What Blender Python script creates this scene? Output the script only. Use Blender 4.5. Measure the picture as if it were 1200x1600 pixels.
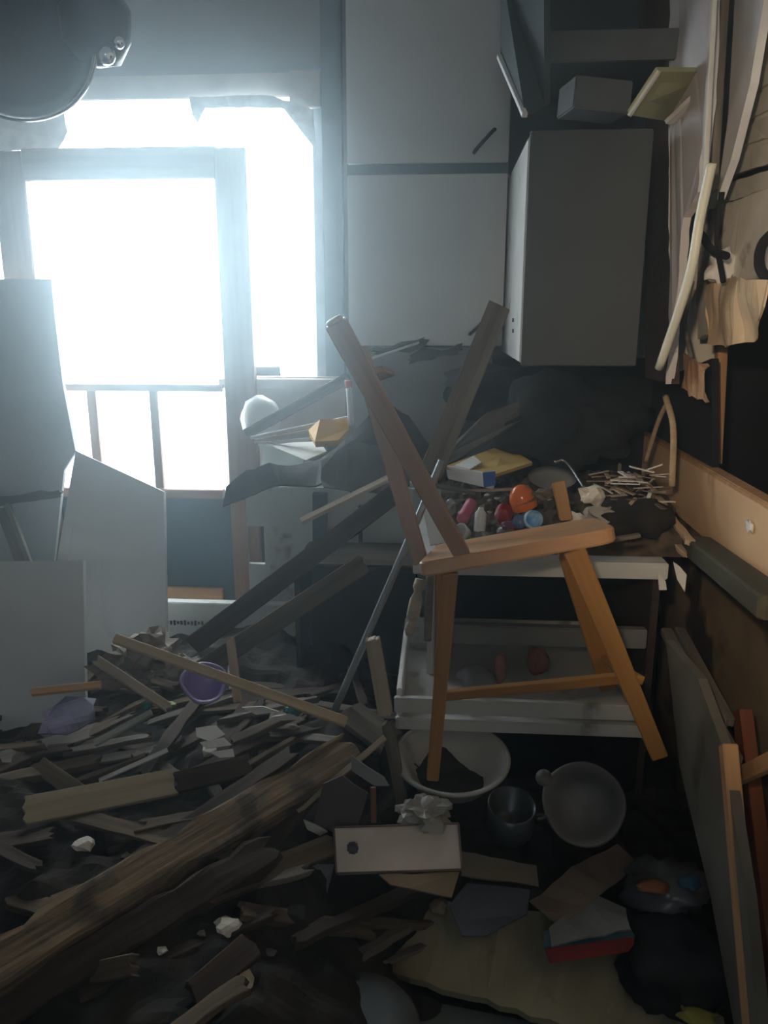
import bpy, bmesh, math, random
from mathutils import Vector, Matrix, noise
rnd = random.Random(7)
PI = math.pi
scene = bpy.context.scene
for o in list(bpy.data.objects): bpy.data.objects.remove(o)
col = scene.collection

# ------------------------------------------------------------------ camera
F = 1230.0
CAM = Vector((0, 0, 1.54)); PITCH = math.radians(14.1); YAW = math.radians(4.1)
cd = bpy.data.cameras.new('camera'); cam = bpy.data.objects.new('camera', cd); col.objects.link(cam)
cd.sensor_fit = 'VERTICAL'; cd.sensor_height = 24; cd.lens = F / 1600 * 24; cd.clip_start = 0.02
cam.location = CAM; cam.rotation_euler = (PI/2 - PITCH, 0, YAW)
scene.camera = cam
RM = cam.rotation_euler.to_matrix()
# ------------------------------------------------------------------ world, light, exposure
scene.view_settings.view_transform = 'Standard'; scene.view_settings.look = 'None'
scene.view_settings.gamma = 1; scene.view_settings.use_curve_mapping = False
scene.view_settings.exposure = -0.45
w = bpy.data.worlds.new('overcast_sky'); scene.world = w; w.use_nodes = True
bg = w.node_tree.nodes['Background']; bg.inputs[0].default_value = (0.80, 0.93, 1.0, 1); bg.inputs[1].default_value = 20.0
def area(name, loc, direc, sx, sy, energy, color, portal=False):
    l = bpy.data.lights.new(name, 'AREA'); l.shape = 'RECTANGLE'; l.size = sx; l.size_y = sy; l.energy = energy; l.color = color
    o = bpy.data.objects.new(name, l); col.objects.link(o); o.location = loc
    o.rotation_euler = Vector(direc).to_track_quat('-Z', 'Y').to_euler()
    if portal: l.cycles.is_portal = True
    return o
area('window_portal', (-1.08, 3.16, 1.3), (0, -1, 0), 1.35, 2.2, 1, (1, 1, 1), True)
area('rear_fill_portal', (-0.1, -1.69, 1.85), (0, 1, 0), .36, .40, 1, (1, 1, 1), True)  # samples the fill light through the added opening behind the camera
# torch in the photographer's hand, warm, aimed at the right-hand wall
sp = bpy.data.lights.new('torch', 'SPOT'); sp.energy = 165; sp.color = (1.0, 0.83, 0.62); sp.spot_size = math.radians(66); sp.spot_blend = 1.0; sp.shadow_soft_size = 0.03
so = bpy.data.objects.new('torch', sp); col.objects.link(so); so.location = (-0.12, -0.05, 1.72)
so.rotation_euler = (Vector((1.02, 1.6, 1.50)) - so.location).to_track_quat('-Z', 'Y').to_euler()

# ------------------------------------------------------------------ helpers
def ray(px, py): return RM @ Vector(((px-600)/F, (800-py)/F, -1))
def PY(px, py, Y): d = ray(px, py); return CAM + d*((Y-CAM.y)/d.y)
def PX(px, py, X): d = ray(px, py); return CAM + d*((X-CAM.x)/d.x)
def PZ(px, py, Z): d = ray(px, py); return CAM + d*((Z-CAM.z)/d.z)
def smooth(a, b, x): t = max(0, min(1, (x-a)/(b-a))); return t*t*(3-2*t)
def heap_h(x, y):
    left = 1 - smooth(-0.35, 0.12, x)
    h = 0.10 + 0.33*left*smooth(0.2, 1.2, y) - 0.05*smooth(-1.1, -1.8, x)
    h += left*0.10*noise.noise(Vector((x*2.2, y*2.2, 3.1))) + 0.05*noise.noise(Vector((x*6, y*6, 1.7))) + 0.03*noise.noise(Vector((x*16, y*16, .7)))
    h += 0.26*math.exp(-(((x-.03)/.30)**2+((y-1.78)/.24)**2)) + 0.10*(1-left)*smooth(1.2, 1.9, y)
    return max(h, 0.015)
def G(px, py, up=0.0):
    d = ray(px, py); t = 0.4
    while t < 6:
        p = CAM + d*t
        if p.z <= heap_h(p.x, p.y) + up: return p
        t += 0.004
    return CAM + d*3
W = {}
def link(name, me, mat=None, parent=None, M=None):
    o = bpy.data.objects.new(name, me); col.objects.link(o)
    if mat is not None: me.materials.append(mat)
    M = M or Matrix.Identity(4); o.matrix_basis = M; W[o.name] = M
    if parent is not None:
        o.parent = parent; o.matrix_parent_inverse = W[parent.name].inverted()
    return o
def root(name, loc, label, cat, group=None):
    o = bpy.data.objects.new(name, None); col.objects.link(o); o.empty_display_size = 0.05
    o.location = loc; W[o.name] = Matrix.Translation(Vector(loc)); return tag(o, label, cat, group)
def tag(o, label=None, cat=None, group=None, kind=None):
    if label: o['label'] = label
    if cat: o['category'] = cat
    if group: o['group'] = group
    if kind: o['kind'] = kind
    return o
def mesh(bm, smooth_=False):
    bmesh.ops.recalc_face_normals(bm, faces=bm.faces[:])
    me = bpy.data.meshes.new('m'); bm.to_mesh(me); bm.free()
    if smooth_:
        for p in me.polygons: p.use_smooth = True
    return me
def bx(bm, c, s, bev=0.0):
    r = bmesh.ops.create_cube(bm, size=1.0); vs = r['verts']
    for v in vs: v.co = Vector((v.co.x*s[0], v.co.y*s[1], v.co.z*s[2])) + Vector(c)
    if bev:
        es = list({e for v in vs for e in v.link_edges})
        bmesh.ops.bevel(bm, geom=es, offset=bev, segments=2, affect='EDGES')
def box(name, c, s, mat, parent=None, bev=0.003):
    bm = bmesh.new(); bx(bm, (0, 0, 0), s, bev)
    return link(name, mesh(bm), mat, parent, Matrix.Translation(Vector(c)))
def struct(o): o['kind'] = 'structure'; return o
def frame(p0, p1, up):
    x = (p1-p0).normalized(); up = Vector(up); y = up.cross(x)
    if y.length < 1e-4: y = Vector((0, 1, 0)).cross(x)
    y.normalize(); z = x.cross(y)
    M = Matrix((x, y, z)).transposed().to_4x4(); M.translation = (p0+p1)/2; return M
def plank_mesh(L, w, t, rag=0.0, seed=0, taper=1.0, bend=0.0, n=14, wob=0.0):
    """board along local X; rag = splintered ends, wob = wavy edges"""
    r = random.Random(seed); bm = bmesh.new()
    bx(bm, (0, 0, 0), (L, w, t), 0)
    es = [e for e in bm.edges if abs(e.verts[0].co.x-e.verts[1].co.x) > L*.5]
    bmesh.ops.subdivide_edges(bm, edges=es, cuts=n, use_grid_fill=True)
    es = [e for e in bm.edges if abs(e.verts[0].co.y-e.verts[1].co.y) > w*.5]
    bmesh.ops.subdivide_edges(bm, edges=es, cuts=4, use_grid_fill=True)
    jl = [r.uniform(-1, 1)*rag for _ in range(7)]; jr = [r.uniform(-1, 1)*rag for _ in range(7)]
    for v in bm.verts:
        u = v.co.x/L; k = int(round((v.co.y/w+.5)*5))
        if v.co.x < -L/2+1e-4: v.co.x += jl[k]
        if v.co.x > L/2-1e-4: v.co.x += jr[k]
        sc = 1 + (taper-1)*(u+.5); v.co.y *= sc
        if wob: v.co.y += wob*noise.noise(Vector((u*L*14, seed, v.co.y > 0))) ; v.co.z += wob*.5*noise.noise(Vector((u*L*9, v.co.y*20, seed+9)))
        v.co.z += bend*(1-4*u*u)
    be = [e for e in bm.edges if len(e.link_faces) == 2 and e.calc_face_angle(0) > 1.2]
    bmesh.ops.bevel(bm, geom=be, offset=min(w, t)*.1, segments=1, affect='EDGES')
    return mesh(bm)
PL = {}
def plank(name, p0, p1, w, t, mat, label=None, cat=None, group=None, parent=None, up=(0, 0, 1), **k):
    p0 = Vector(p0); p1 = Vector(p1)
    me = plank_mesh((p1-p0).length, w, t, seed=rnd.randint(0, 9999), **k)
    o = link(name, me, mat, parent, frame(p0, p1, up))
    return tag(o, label, cat, group)
def sheet(name, pts, t, mat, label=None, cat=None, parent=None, group=None, rag=0.0, bow=0.0, sub=0, towards=None):
    """solid slab with outline pts (world, roughly planar), thickness t away from the viewer"""
    pts = [Vector(p) for p in pts]
    if rag:
        q = []
        for i, a in enumerate(pts):
            b = pts[(i+1) % len(pts)]; n = max(1, int((b-a).length/0.03))
            for j in range(n):
                p = a.lerp(b, j/n)
                if j: p = p + Vector((rnd.uniform(-1, 1), rnd.uniform(-.2, .2), rnd.uniform(-1, 1)))*rag
                q.append(p)
        pts = q
    c = sum(pts, Vector())/len(pts)
    nrm = Vector()
    for i, a in enumerate(pts): nrm += (a-c).cross(pts[(i+1) % len(pts)]-c)
    nrm.normalize()
    if nrm.dot(CAM-c) < 0: nrm = -nrm
    bm = bmesh.new(); a = [bm.verts.new(p-c) for p in pts]; b = [bm.verts.new(p-c-nrm*t) for p in pts]
    bm.faces.new(a); bm.faces.new(b[::-1]); n = len(a)
    for i in range(n): bm.faces.new((a[i], b[i], b[(i+1) % n], a[(i+1) % n]))
    if sub:
        bmesh.ops.triangulate(bm, faces=bm.faces[:])
        for _ in range(sub):
            bmesh.ops.subdivide_edges(bm, edges=[e for e in bm.edges if e.calc_length() > 0.03], cuts=1)
            bmesh.ops.triangulate(bm, faces=[f for f in bm.faces if len(f.verts) > 3])
        s = rnd.uniform(0, 50)
        for v in bm.verts: v.co += nrm*bow*noise.noise(v.co*7+Vector((s, 0, 0)))
    return tag(link(name, mesh(bm, False), mat, parent, Matrix.Translation(c)), label, cat, group)
def lathe_mesh(prof, n=40, wob=0.0):
    bm = bmesh.new(); rings = []
    for (r, z) in prof:
        rings.append([bm.verts.new(((r*(1+wob*math.sin(3*a*2*PI/n)))*math.cos(a*2*PI/n), r*math.sin(a*2*PI/n), z)) for a in range(n)] if r > 1e-5 else [bm.verts.new((0, 0, z))])
    for a, b in zip(rings, rings[1:]):
        for i in range(n):
            j = (i+1) % n
            if len(a) == 1 and len(b) == 1: continue
            if len(a) == 1: bm.faces.new((a[0], b[i], b[j]))
            elif len(b) == 1: bm.faces.new((a[i], b[0], a[j]))
            else: bm.faces.new((a[i], b[i], b[j], a[j]))
    return mesh(bm, True)
def lathe(name, prof, p, axis, mat, label=None, cat=None, parent=None, group=None, n=40, wob=0.0):
    q = Vector(axis).to_track_quat('Z', 'Y').to_matrix().to_4x4(); q.translation = Vector(p)
    return tag(link(name, lathe_mesh(prof, n, wob), mat, parent, q), label, cat, group)
def tube(name, pts, r, mat, label=None, cat=None, parent=None, group=None, n=10, r1=None):
    pts = [Vector(p) for p in pts]; P = []
    if len(pts) > 2:                                    # Catmull-Rom
        e = [2*pts[0]-pts[1]] + pts + [2*pts[-1]-pts[-2]]
        for i in range(1, len(e)-2):
            for k in range(8):
                t = k/8; a, b, c, d = e[i-1:i+3]
                P.append(.5*((2*b)+(c-a)*t+(2*a-5*b+4*c-d)*t*t+(3*b-a-3*c+d)*t**3))
        P.append(pts[-1])
    else: P = [pts[0].lerp(pts[1], k/6) for k in range(7)]
    c0 = P[0].copy(); bm = bmesh.new(); rings = []; up = Vector((0.13, 0.3, 1)).normalized()
    for i, p in enumerate(P):
        d = (P[min(i+1, len(P)-1)]-P[max(i-1, 0)]).normalized(); x = up.cross(d).normalized(); y = d.cross(x)
        rr = r if r1 is None else r+(r1-r)*i/(len(P)-1)
        rings.append([bm.verts.new(p-c0+x*rr*math.cos(a*2*PI/n)+y*rr*math.sin(a*2*PI/n)) for a in range(n)])
    for a, b in zip(rings, rings[1:]):
        for i in range(n): bm.faces.new((a[i], b[i], b[(i+1) % n], a[(i+1) % n]))
    bm.faces.new(rings[0][::-1]); bm.faces.new(rings[-1])
    return tag(link(name, mesh(bm, True), mat, parent, Matrix.Translation(c0)), label, cat, group)
def blob(name, p, s, mat, label=None, cat=None, parent=None, group=None, amp=.35, freq=1.6, sub=3, rot=None, flat=False, bm_only=False):
    bm = bmesh.new(); bmesh.ops.create_icosphere(bm, subdivisions=sub, radius=1)
    sd = Vector((rnd.uniform(0, 99), rnd.uniform(0, 99), 0))
    for v in bm.verts:
        d = v.co.normalized(); v.co = d*(1+amp*noise.noise(d*freq+sd)+amp*.4*noise.noise(d*freq*3+sd))
        v.co = Vector((v.co.x*s[0], v.co.y*s[1], v.co.z*s[2]))
    M = (rot or Matrix.Identity(3)).to_4x4(); M.translation = Vector(p)
    return tag(link(name, mesh(bm, not flat), mat, parent, M), label, cat, group)

# ------------------------------------------------------------------ materials
MC = {}
def mat(name, c, rough=.7, c2=None, scale=6.0, bump=.15, grain=False, metal=0.0, alpha=1.0, trans=0.0, detail=6, spots=None, spec=.4):
    if name in MC: return MC[name]
    m = bpy.data.materials.new(name); m.use_nodes = True; nt = m.node_tree; b = nt.nodes['Principled BSDF']
    b.inputs['Roughness'].default_value = rough; b.inputs['Metallic'].default_value = metal
    b.inputs['Specular IOR Level'].default_value = spec
    if trans: b.inputs['Transmission Weight'].default_value = trans
    if alpha < 1: b.inputs['Alpha'].default_value = alpha
    tc = nt.nodes.new('ShaderNodeTexCoord'); mp = nt.nodes.new('ShaderNodeMapping')
    if grain: mp.inputs['Scale'].default_value = (.9, 14, 14)
    nt.links.new(tc.outputs['Object'], mp.inputs[0])
    n = nt.nodes.new('ShaderNodeTexNoise'); n.inputs['Scale'].default_value = scale; n.inputs['Detail'].default_value = detail
    nt.links.new(mp.outputs[0], n.inputs['Vector'])
    r = nt.nodes.new('ShaderNodeValToRGB'); c2 = c2 or tuple(x*.72 for x in c)
    r.color_ramp.elements[0].position = .35; r.color_ramp.elements[1].position = .65
    r.color_ramp.elements[0].color = (*c2, 1); r.color_ramp.elements[1].color = (*c, 1)
    nt.links.new(n.outputs[0], r.inputs[0]); out = r.outputs[0]
    if spots:
        n2 = nt.nodes.new('ShaderNodeTexNoise'); n2.inputs['Scale'].default_value = spots[1]; n2.inputs['Detail'].default_value = 8
        nt.links.new(tc.outputs['Object'], n2.inputs['Vector'])
        r2 = nt.nodes.new('ShaderNodeValToRGB'); r2.color_ramp.elements[0].position = spots[2]; r2.color_ramp.elements[1].position = spots[2]+.1
        mx = nt.nodes.new('ShaderNodeMix'); mx.data_type = 'RGBA'
        nt.links.new(n2.outputs[0], r2.inputs[0]); nt.links.new(r2.outputs[0], mx.inputs[0]); nt.links.new(out, mx.inputs[6])
        mx.inputs[7].default_value = (*spots[0], 1); out = mx.outputs[2]
    nt.links.new(out, b.inputs['Base Color'])
    if bump:
        bp = nt.nodes.new('ShaderNodeBump'); bp.inputs['Strength'].default_value = bump; bp.inputs['Distance'].default_value = .01
        nt.links.new(n.outputs[0], bp.inputs['Height']); nt.links.new(bp.outputs[0], b.inputs['Normal'])
    MC[name] = m; return m
wall_grey = mat('wall_paint', (.40, .42, .43), .8, (.34, .36, .37), 3, .05)
panel_grey = mat('panel_laminate', (.80, .81, .80), .6, (.73, .74, .73), 2.5, .03)
dark_board = mat('dark_board', (.045, .06, .07), .7, (.03, .04, .05), 3, .05)
post_teal = mat('post_paint', (.16, .22, .25), .6, None, 4, .05)
casing = mat('casing_paint', (.62, .55, .50), .7, (.50, .45, .42), 8, .1)
ceil_m = mat('ceiling_paint', (.45, .46, .47), .9, None, 3, .05)
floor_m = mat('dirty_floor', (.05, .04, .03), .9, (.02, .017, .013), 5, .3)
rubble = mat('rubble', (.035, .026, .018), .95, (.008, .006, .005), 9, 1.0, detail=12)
white_cab = mat('cabinet_white', (.62, .63, .60), .45, (.52, .53, .50), 4, .03, spots=((.22, .2, .17), 9, .62))
white_wood = mat('white_paint_wood', (.70, .70, .67), .55, (.55, .54, .50), 6, .1, grain=True)
chair_wood = mat('varnished_pine', (.42, .21, .055), .42, (.32, .15, .035), 3, .06, grain=True, spec=.35)
chair_back = mat('varnished_pine_back', (.40, .255, .18), .42, (.33, .20, .14), 3, .06, grain=True)
seat_wood = mat('seat_pine', (.55, .31, .15), .4, (.46, .24, .11), 3, .05, grain=True)
door_wood = mat('door_brown', (.26, .15, .10), .6, (.19, .11, .075), 3, .08, grain=True)
raw_pine = mat('raw_pine', (.55, .42, .27), .8, (.40, .29, .17), 4, .15, grain=True)
old_wood = mat('weathered_wood', (.15, .105, .062), .85, (.06, .04, .025), 4, .3, grain=True)
dark_wood = mat('dark_brown_wood', (.065, .04, .026), .85, (.03, .018, .012), 4, .3, grain=True)
grey_wood = mat('grey_wood', (.19, .165, .135), .85, (.10, .085, .065), 4, .3, grain=True)
lath_pale = mat('pale_lath', (.48, .40, .30), .8, (.33, .26, .18), 4, .2, grain=True)
ply = mat('plywood', (.80, .55, .32), .75, (.68, .43, .23), 2.5, .08, spots=((.2, .12, .06), 11, .66))
studs = mat('stud_pine', (.60, .36, .17), .75, (.42, .22, .10), 3, .15, grain=True)
plaster = mat('plaster', (.80, .76, .66), .9, (.64, .60, .50), 9, .3, spots=((.12, .09, .06), 6, .6))
black = mat('black_and_shade', (.015, .014, .014), .95, (.006, .006, .006), 5, .2)  # matte black for dark parts and for the painted shade sheets
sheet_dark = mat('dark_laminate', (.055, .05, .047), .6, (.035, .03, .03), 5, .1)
metal_m = mat('steel', (.55, .56, .56), .25, (.42, .42, .42), 6, .05, metal=1)
dull_metal = mat('dull_metal', (.08, .09, .095), .35, (.05, .055, .06), 6, .05, metal=.6)
plastic_w = mat('white_plastic', (.75, .75, .72), .35, (.68, .68, .65), 4, .0)
paper_w = mat('white_paper', (.78, .77, .73), .8, (.66, .65, .6), 8, .15)
cream_ply = mat('cream_board', (.36, .32, .21), .8, (.25, .21, .13), 6, .15, spots=((.16, .11, .05), 8, .62))

# ------------------------------------------------------------------ the setting
BW = 3.05; RX = 0.80; LX = -2.3; CZ = 2.75; FY = -1.6
struct(box('floor', ((LX+RX)/2+.5, (FY+BW)/2, -.03), (RX-LX+1.4, BW-FY+.4, .06), floor_m, bev=0))
struct(box('ceiling', ((LX+RX)/2, (FY+BW)/2, CZ+.05), (RX-LX+.3, BW-FY+.3, .1), ceil_m, bev=0))
struct(box('wall_left', (LX-.05, (FY+BW)/2, CZ/2), (.1, BW-FY, CZ), wall_grey, bev=0))
bm = bmesh.new()                                       # wall behind the camera, with a small opening added for fill light
for x0, x1, z0, z1 in [(LX-.1, -.27, 0, CZ), (.07, 1.6, 0, CZ), (-.27, .07, 0, 1.66), (-.27, .07, 2.04, CZ)]:
    bx(bm, ((x0+x1)/2, FY-.05, (z0+z1)/2), (x1-x0, .1, z1-z0))
struct(link('wall_front', mesh(bm), wall_grey))
wr = PY(492, 300, BW).x; wl = -1.78; wt = PY(300, 158, BW).z; wb = PY(440, 588, BW).z; dr = PY(378, 700, BW).x
bm = bmesh.new()                                       # back wall with an L-shaped opening: door plus window
def seg(x0, x1, z0, z1): bx(bm, ((x0+x1)/2, BW+.06, (z0+z1)/2), (x1-x0, .12, z1-z0))
seg(LX, wl, 0, CZ); seg(wl, wr, wt, CZ); seg(wr, RX+.1, 0, CZ); seg(dr, wr, 0, wb)
struct(link('wall_back', mesh(bm), wall_grey))
# right wall: broken, with a black cavity behind
bm = bmesh.new()
bx(bm, (RX+.05, (FY+1.0)/2, CZ/2), (.1, 1.0-FY, CZ)); bx(bm, (RX+.05, 1.85, 2.35), (.1, 1.75, .8)); bx(bm, (RX+.05, 2.88, CZ/2), (.1, .34, CZ))
struct(link('wall_right', mesh(bm), plaster))
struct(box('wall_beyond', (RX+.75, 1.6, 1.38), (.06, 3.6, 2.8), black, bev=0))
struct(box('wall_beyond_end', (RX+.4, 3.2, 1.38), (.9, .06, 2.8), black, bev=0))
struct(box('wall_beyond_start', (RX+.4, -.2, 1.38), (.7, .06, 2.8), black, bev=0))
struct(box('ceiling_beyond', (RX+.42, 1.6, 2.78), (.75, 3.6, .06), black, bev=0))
# casing
ct = PY(300, 128, BW-.02).z
struct(box('trim_1', ((wl+wr)/2+.02, BW-.018, (wt+ct)/2+.01), (wr-wl+.12, .035, ct-wt+.02), casing))
struct(box('trim_5', PY(478, 142, BW-.03), (.11, .05, .12), casing))
struct(box('trim_2', (wr+.03, BW-.02, (wb+wt)/2), (.06, .04, wt-wb+.18), mat('casing_blue', (.42, .50, .54), .6)))
struct(box('trim_3', ((dr+wr)/2+.02, BW-.05, wb-.02), (wr-dr+.14, .12, .035), casing))
struct(box('trim_4', (PY(520, 300, BW-.05).x, BW-.03, 1.4), (.07, .06, 2.7), post_teal))
outside = mat('snowy_ground', (.8, .82, .85), .9, None, 2, .1)
struct(box('ground_outside', (-1.2, 8.1, .55), (14, 9.8, .04), outside, bev=0))
# exterior heaps seen through the lower panes
blob('snow_mound', (-1.25, 4.35, .66), (.55, .4, .42), outside, 'pale heap on the ground outside, behind the lower door panes', 'heap', amp=.3)

# haze volume added to imitate the window's bloom and bluish veil
hz = bpy.data.materials.new('bloom_veil'); hz.use_nodes = True; nt = hz.node_tree; nt.nodes.clear()
vo = nt.nodes.new('ShaderNodeOutputMaterial'); vs = nt.nodes.new('ShaderNodeVolumeScatter')
vs.inputs['Density'].default_value = 0.085; vs.inputs['Anisotropy'].default_value = 0.9; vs.inputs['Color'].default_value = (.75, .92, 1, 1)
nt.links.new(vs.outputs[0], vo.inputs['Volume'])
bm = bmesh.new(); bx(bm, ((LX+RX)/2, (FY+BW)/2, CZ/2), (RX-LX-.02, BW-FY-.02, CZ-.02))
h = link('veil_haze', mesh(bm), hz); tag(h, 'thin bluish haze in the whole room, standing in for window glow', 'haze', kind='stuff')

# ------------------------------------------------------------------ glazed door in front of the opening
D = 2.93
d = root('glazed_door', (PY(200, 700, D).x, D, 0), 'brown glazed door with missing panes standing in the bright doorway', 'door')
def vbar(name, px0, px1, py0, py1, m, t=.04, par=d, Y=D, rag=0):
    a = PY((px0+px1)/2, py0, Y); b = PY((px0+px1)/2, py1, Y); a.x = b.x = (a.x+b.x)/2
    wd = abs(PY(px1, (py0+py1)/2, Y).x-PY(px0, (py0+py1)/2, Y).x)
    return plank(name, a, b, wd, t, m, parent=par, up=(0, -1, 0), rag=rag)
def hbar(name, px0, px1, py0, py1, m, t=.04, par=d, Y=D):
    a = PY(px0, (py0+py1)/2, Y); b = PY(px1, (py0+py1)/2, Y); hd = abs(PY(px0, py0, Y).z-PY(px0, py1, Y).z); a.z = b.z = (a.z+b.z)/2
    return plank(name, a, b, hd, t, m, parent=par, up=(0, -1, 0))
a = PY(360, 232, D); b = Vector((a.x, D, .12)); wd = PY(384, 600, D).x-PY(337, 600, D).x
plank('stile', a, b, wd, .045, door_wood, parent=d, up=(0, -1, 0))
plank('stile', Vector((PY(20, 300, D).x, D, a.z)), Vector((PY(20, 300, D).x, D, .12)), wd*1.05, .045, door_wood, parent=d, up=(0, -1, 0))
hbar('top_rail', 38, 340, 232, 282, door_wood, .042); hbar('muntin', 42, 348, 600, 611, door_wood, .02)
hbar('middle_rail', 42, 350, 762, 776, door_wood, .04); hbar('bottom_rail', 42, 350, 915, 932, studs, .04)
vbar('muntin', 143, 157, 610, 762, door_wood, .02); vbar('muntin', 239, 252, 610, 762, door_wood, .02)
pn = [PY(30, 776, D+.005), PY(368, 776, D+.005), PY(368, 1010, D+.005), PY(30, 1010, D+.005)]
sheet('door_panel', pn, .012, mat('blue_dark_panel', (.05, .085, .11), .5, None, 4, .03), parent=d)

# torn plastic at the window head
film = mat('plastic_film', (.60, .60, .58), .5, (.45, .45, .44), 20, .5, alpha=.93)
sheet('torn_plastic_film', [PY(x, y, 2.96) for x, y in [(-60, 168), (100, 172), (106, 205), (92, 232), (60, 228), (30, 236), (-60, 232)]], .004, film,
      'torn translucent plastic film hanging at the upper left window corner', 'plastic film', rag=.006, sub=3, bow=.03)
sheet('torn_plastic_film', [PY(x, y, 2.985) for x, y in [(295, 150), (410, 148), (460, 158), (490, 172), (494, 250), (486, 205), (470, 185), (440, 168), (320, 168), (308, 192), (300, 180)]], .004, film,
      'ragged strip of plastic film along the upper right window corner', 'plastic film', rag=.005, sub=3, bow=.025)

# sill bits, counter under window
plank('wooden_block', PY(388, 580, 3.0), PY(438, 580, 3.0), .035, .012, dark_wood, 'small dark strip lying on the window sill', 'wood strip', up=(0, -1, 0))
for i, (x0, hh, lb) in enumerate([(452, 40, 'taller'), (466, 26, 'shorter')]):
    a = PY(x0, 585, 3.03); lathe('sill_jar', [(0, 0), (.016, 0), (.018, .01), (.018, hh*.0018), (.010, hh*.0022), (.010, hh*.0025), (0, hh*.0025)], a, (0, 0, 1),
          mat('clear_plastic', (.7, .7, .7), .2, None, 5, 0, alpha=.5), '%s of two translucent jars on the window sill' % lb, 'jar', n=16)

# ------------------------------------------------------------------ tall cupboard in the corner by the window
CY = 2.95
cx0 = PY(543, 400, CY).x; cx1 = PY(790, 400, CY).x
t = root('tall_cupboard', ((cx0+cx1)/2, 2.9, 1.0), 'tall pale grey cupboard with two stacked doors right of the window', 'cupboard')
z1 = PY(660, 540, CY).z; zm0 = PY(660, 273, CY).z; zm1 = PY(660, 258, CY).z
box('body', ((cx0+cx1)/2, (CY+BW)/2, (z1+CZ)/2), (cx1-cx0, BW-CY-.02, CZ-z1-.01), post_teal, t)
dl = box('door', ((cx0+cx1)/2, CY, (z1+zm0)/2), (cx1-cx0-.006, .022, zm0-z1), panel_grey, t)
du = box('door', ((cx0+cx1)/2, CY, (zm1+CZ-.02)/2), (cx1-cx0-.006, .022, CZ-.03-zm1), panel_grey, t)
for dd, a, b in [(du, (741, 237), (774, 200)), (dl, (734, 523), (768, 490))]:
    p = PY(*a, CY-.03); q = PY(*b, CY-.03)
    tube('handle', [p+Vector((0, .02, 0)), p.lerp(q, .15), p.lerp(q, .85), q+Vector((0, .02, 0))], .006, black, parent=dd)

# ------------------------------------------------------------------ wall cabinet with white side
UY = 2.3; ux0 = PY(820, 400, UY).x; ux1 = PY(1006, 400, UY).x; uz0 = PY(900, 568, UY).z; uz1 = PY(900, 207, UY).z
u = root('wall_cabinet', ((ux0+ux1)/2, 2.6, uz0), 'dark grey wall cabinet with white left side hanging in the corner', 'cabinet')
dkcab = mat('cabinet_dark_face', (.055, .06, .063), .6, (.045, .048, .052), 2, .03)
box('side_panel', (ux0+.012, (UY+BW)/2+.02, (uz0+uz1)/2), (.022, BW-UY-.05, uz1-uz0), white_cab, u)
box('side_panel', (ux1-.012, (UY+BW)/2+.02, (uz0+uz1)/2), (.022, BW-UY-.05, uz1-uz0), dark_wood, u)
fd = box('door', ((ux0+ux1)/2, UY, (uz0+uz1)/2), (ux1-ux0-.002, .02, uz1-uz0+.01), dkcab, u)
box('bottom_panel', ((ux0+ux1)/2, (UY+BW)/2+.01, uz0+.012), (ux1-ux0-.05, BW-UY-.06, .02), dark_wood, u)
box('top_panel', ((ux0+ux1)/2, (UY+BW)/2+.01, uz1-.012), (ux1-ux0-.05, BW-UY-.06, .02), dkcab, u)
for yy in (500, 517):
    p = PX(803, yy, ux0); lathe('hinge_screw', [(0, 0), (.006, 0), (.006, .004), (0, .004)], (ux0-.001, p.y, p.z), (-1, 0, 0), black, parent=u, n=12)
# open top unit, seen into: flap door at left, boxes
o_ = root('open_wall_cabinet', ((ux0+ux1)/2, 2.6, uz1), 'open dark wall cabinet above with raised flap door on its left', 'cabinet')
zt = CZ-.01; hx0 = PY(850, 60, UY).x; hx1 = PY(1030, 60, UY).x
box('back_panel', ((ux0+ux1)/2+.05, 3.0, (uz1+zt)/2), (ux1-ux0+.1, .02, zt-uz1-.02), dark_board, o_)
box('side_panel', (ux1+.1, 2.68, (uz1+zt)/2), (.02, .64, zt-uz1-.02), dark_board, o_)
box('shelf', ((ux0+ux1)/2+.04, 2.7, PY(900, 70, 2.45).z), (ux1-ux0+.08, .55, .02), dark_board, o_)
box('shelf_edge', ((ux0+ux1)/2+.05, 2.42, PY(940, 72, 2.42).z), (ux1-ux0+.07, .02, .075), mat('shelf_edge', (.13, .14, .145), .6), o_)
sheet('flap_door', [PY(782, 88, 2.55), PY(820, 178, 2.2), PY(850, 160, 2.25), PY(850, -60, 2.25), PY(782, -60, 2.55)], .018, dark_board, parent=o_)
plank('flap_edge', PY(780, 88, 2.54), PY(820, 180, 2.19), .014, .012, panel_grey, parent=o_)
box('storage_box', PY(933, 150, 2.5)+Vector((0, .05, 0)), (.17, .14, .085), mat('grey_carton', (.16, .17, .17), .8), bev=.004).rotation_euler = (0, .06, .2)
o = bpy.data.objects['storage_box']; tag(o, 'small grey carton inside the open dark wall cabinet', 'box')

# yellow-edged flap on the right
sheet('shelf_board', [PY(985, 180, 2.15), PY(1030, 112, 2.1), PY(1108, 112, 2.25), PY(1110, 128, 2.3), PY(1045, 190, 2.45)], .014,
      mat('yellow_board', (.42, .42, .22), .6, (.33, .33, .17), 4, .05), 'yellowish shelf board sticking out beside the wall cabinet', 'shelf board')
plank('white_strip', PY(983, 181, 2.13), PY(1030, 111, 2.08), .010, .008, white_wood, 'short white strip along the yellowish shelf board front', 'strip')
plank('white_strip', PY(1045, 192, 2.32), PY(1110, 130, 2.22), .03, .012, white_wood, 'white strip under the yellowish shelf board, running to wall', 'strip')

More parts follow.
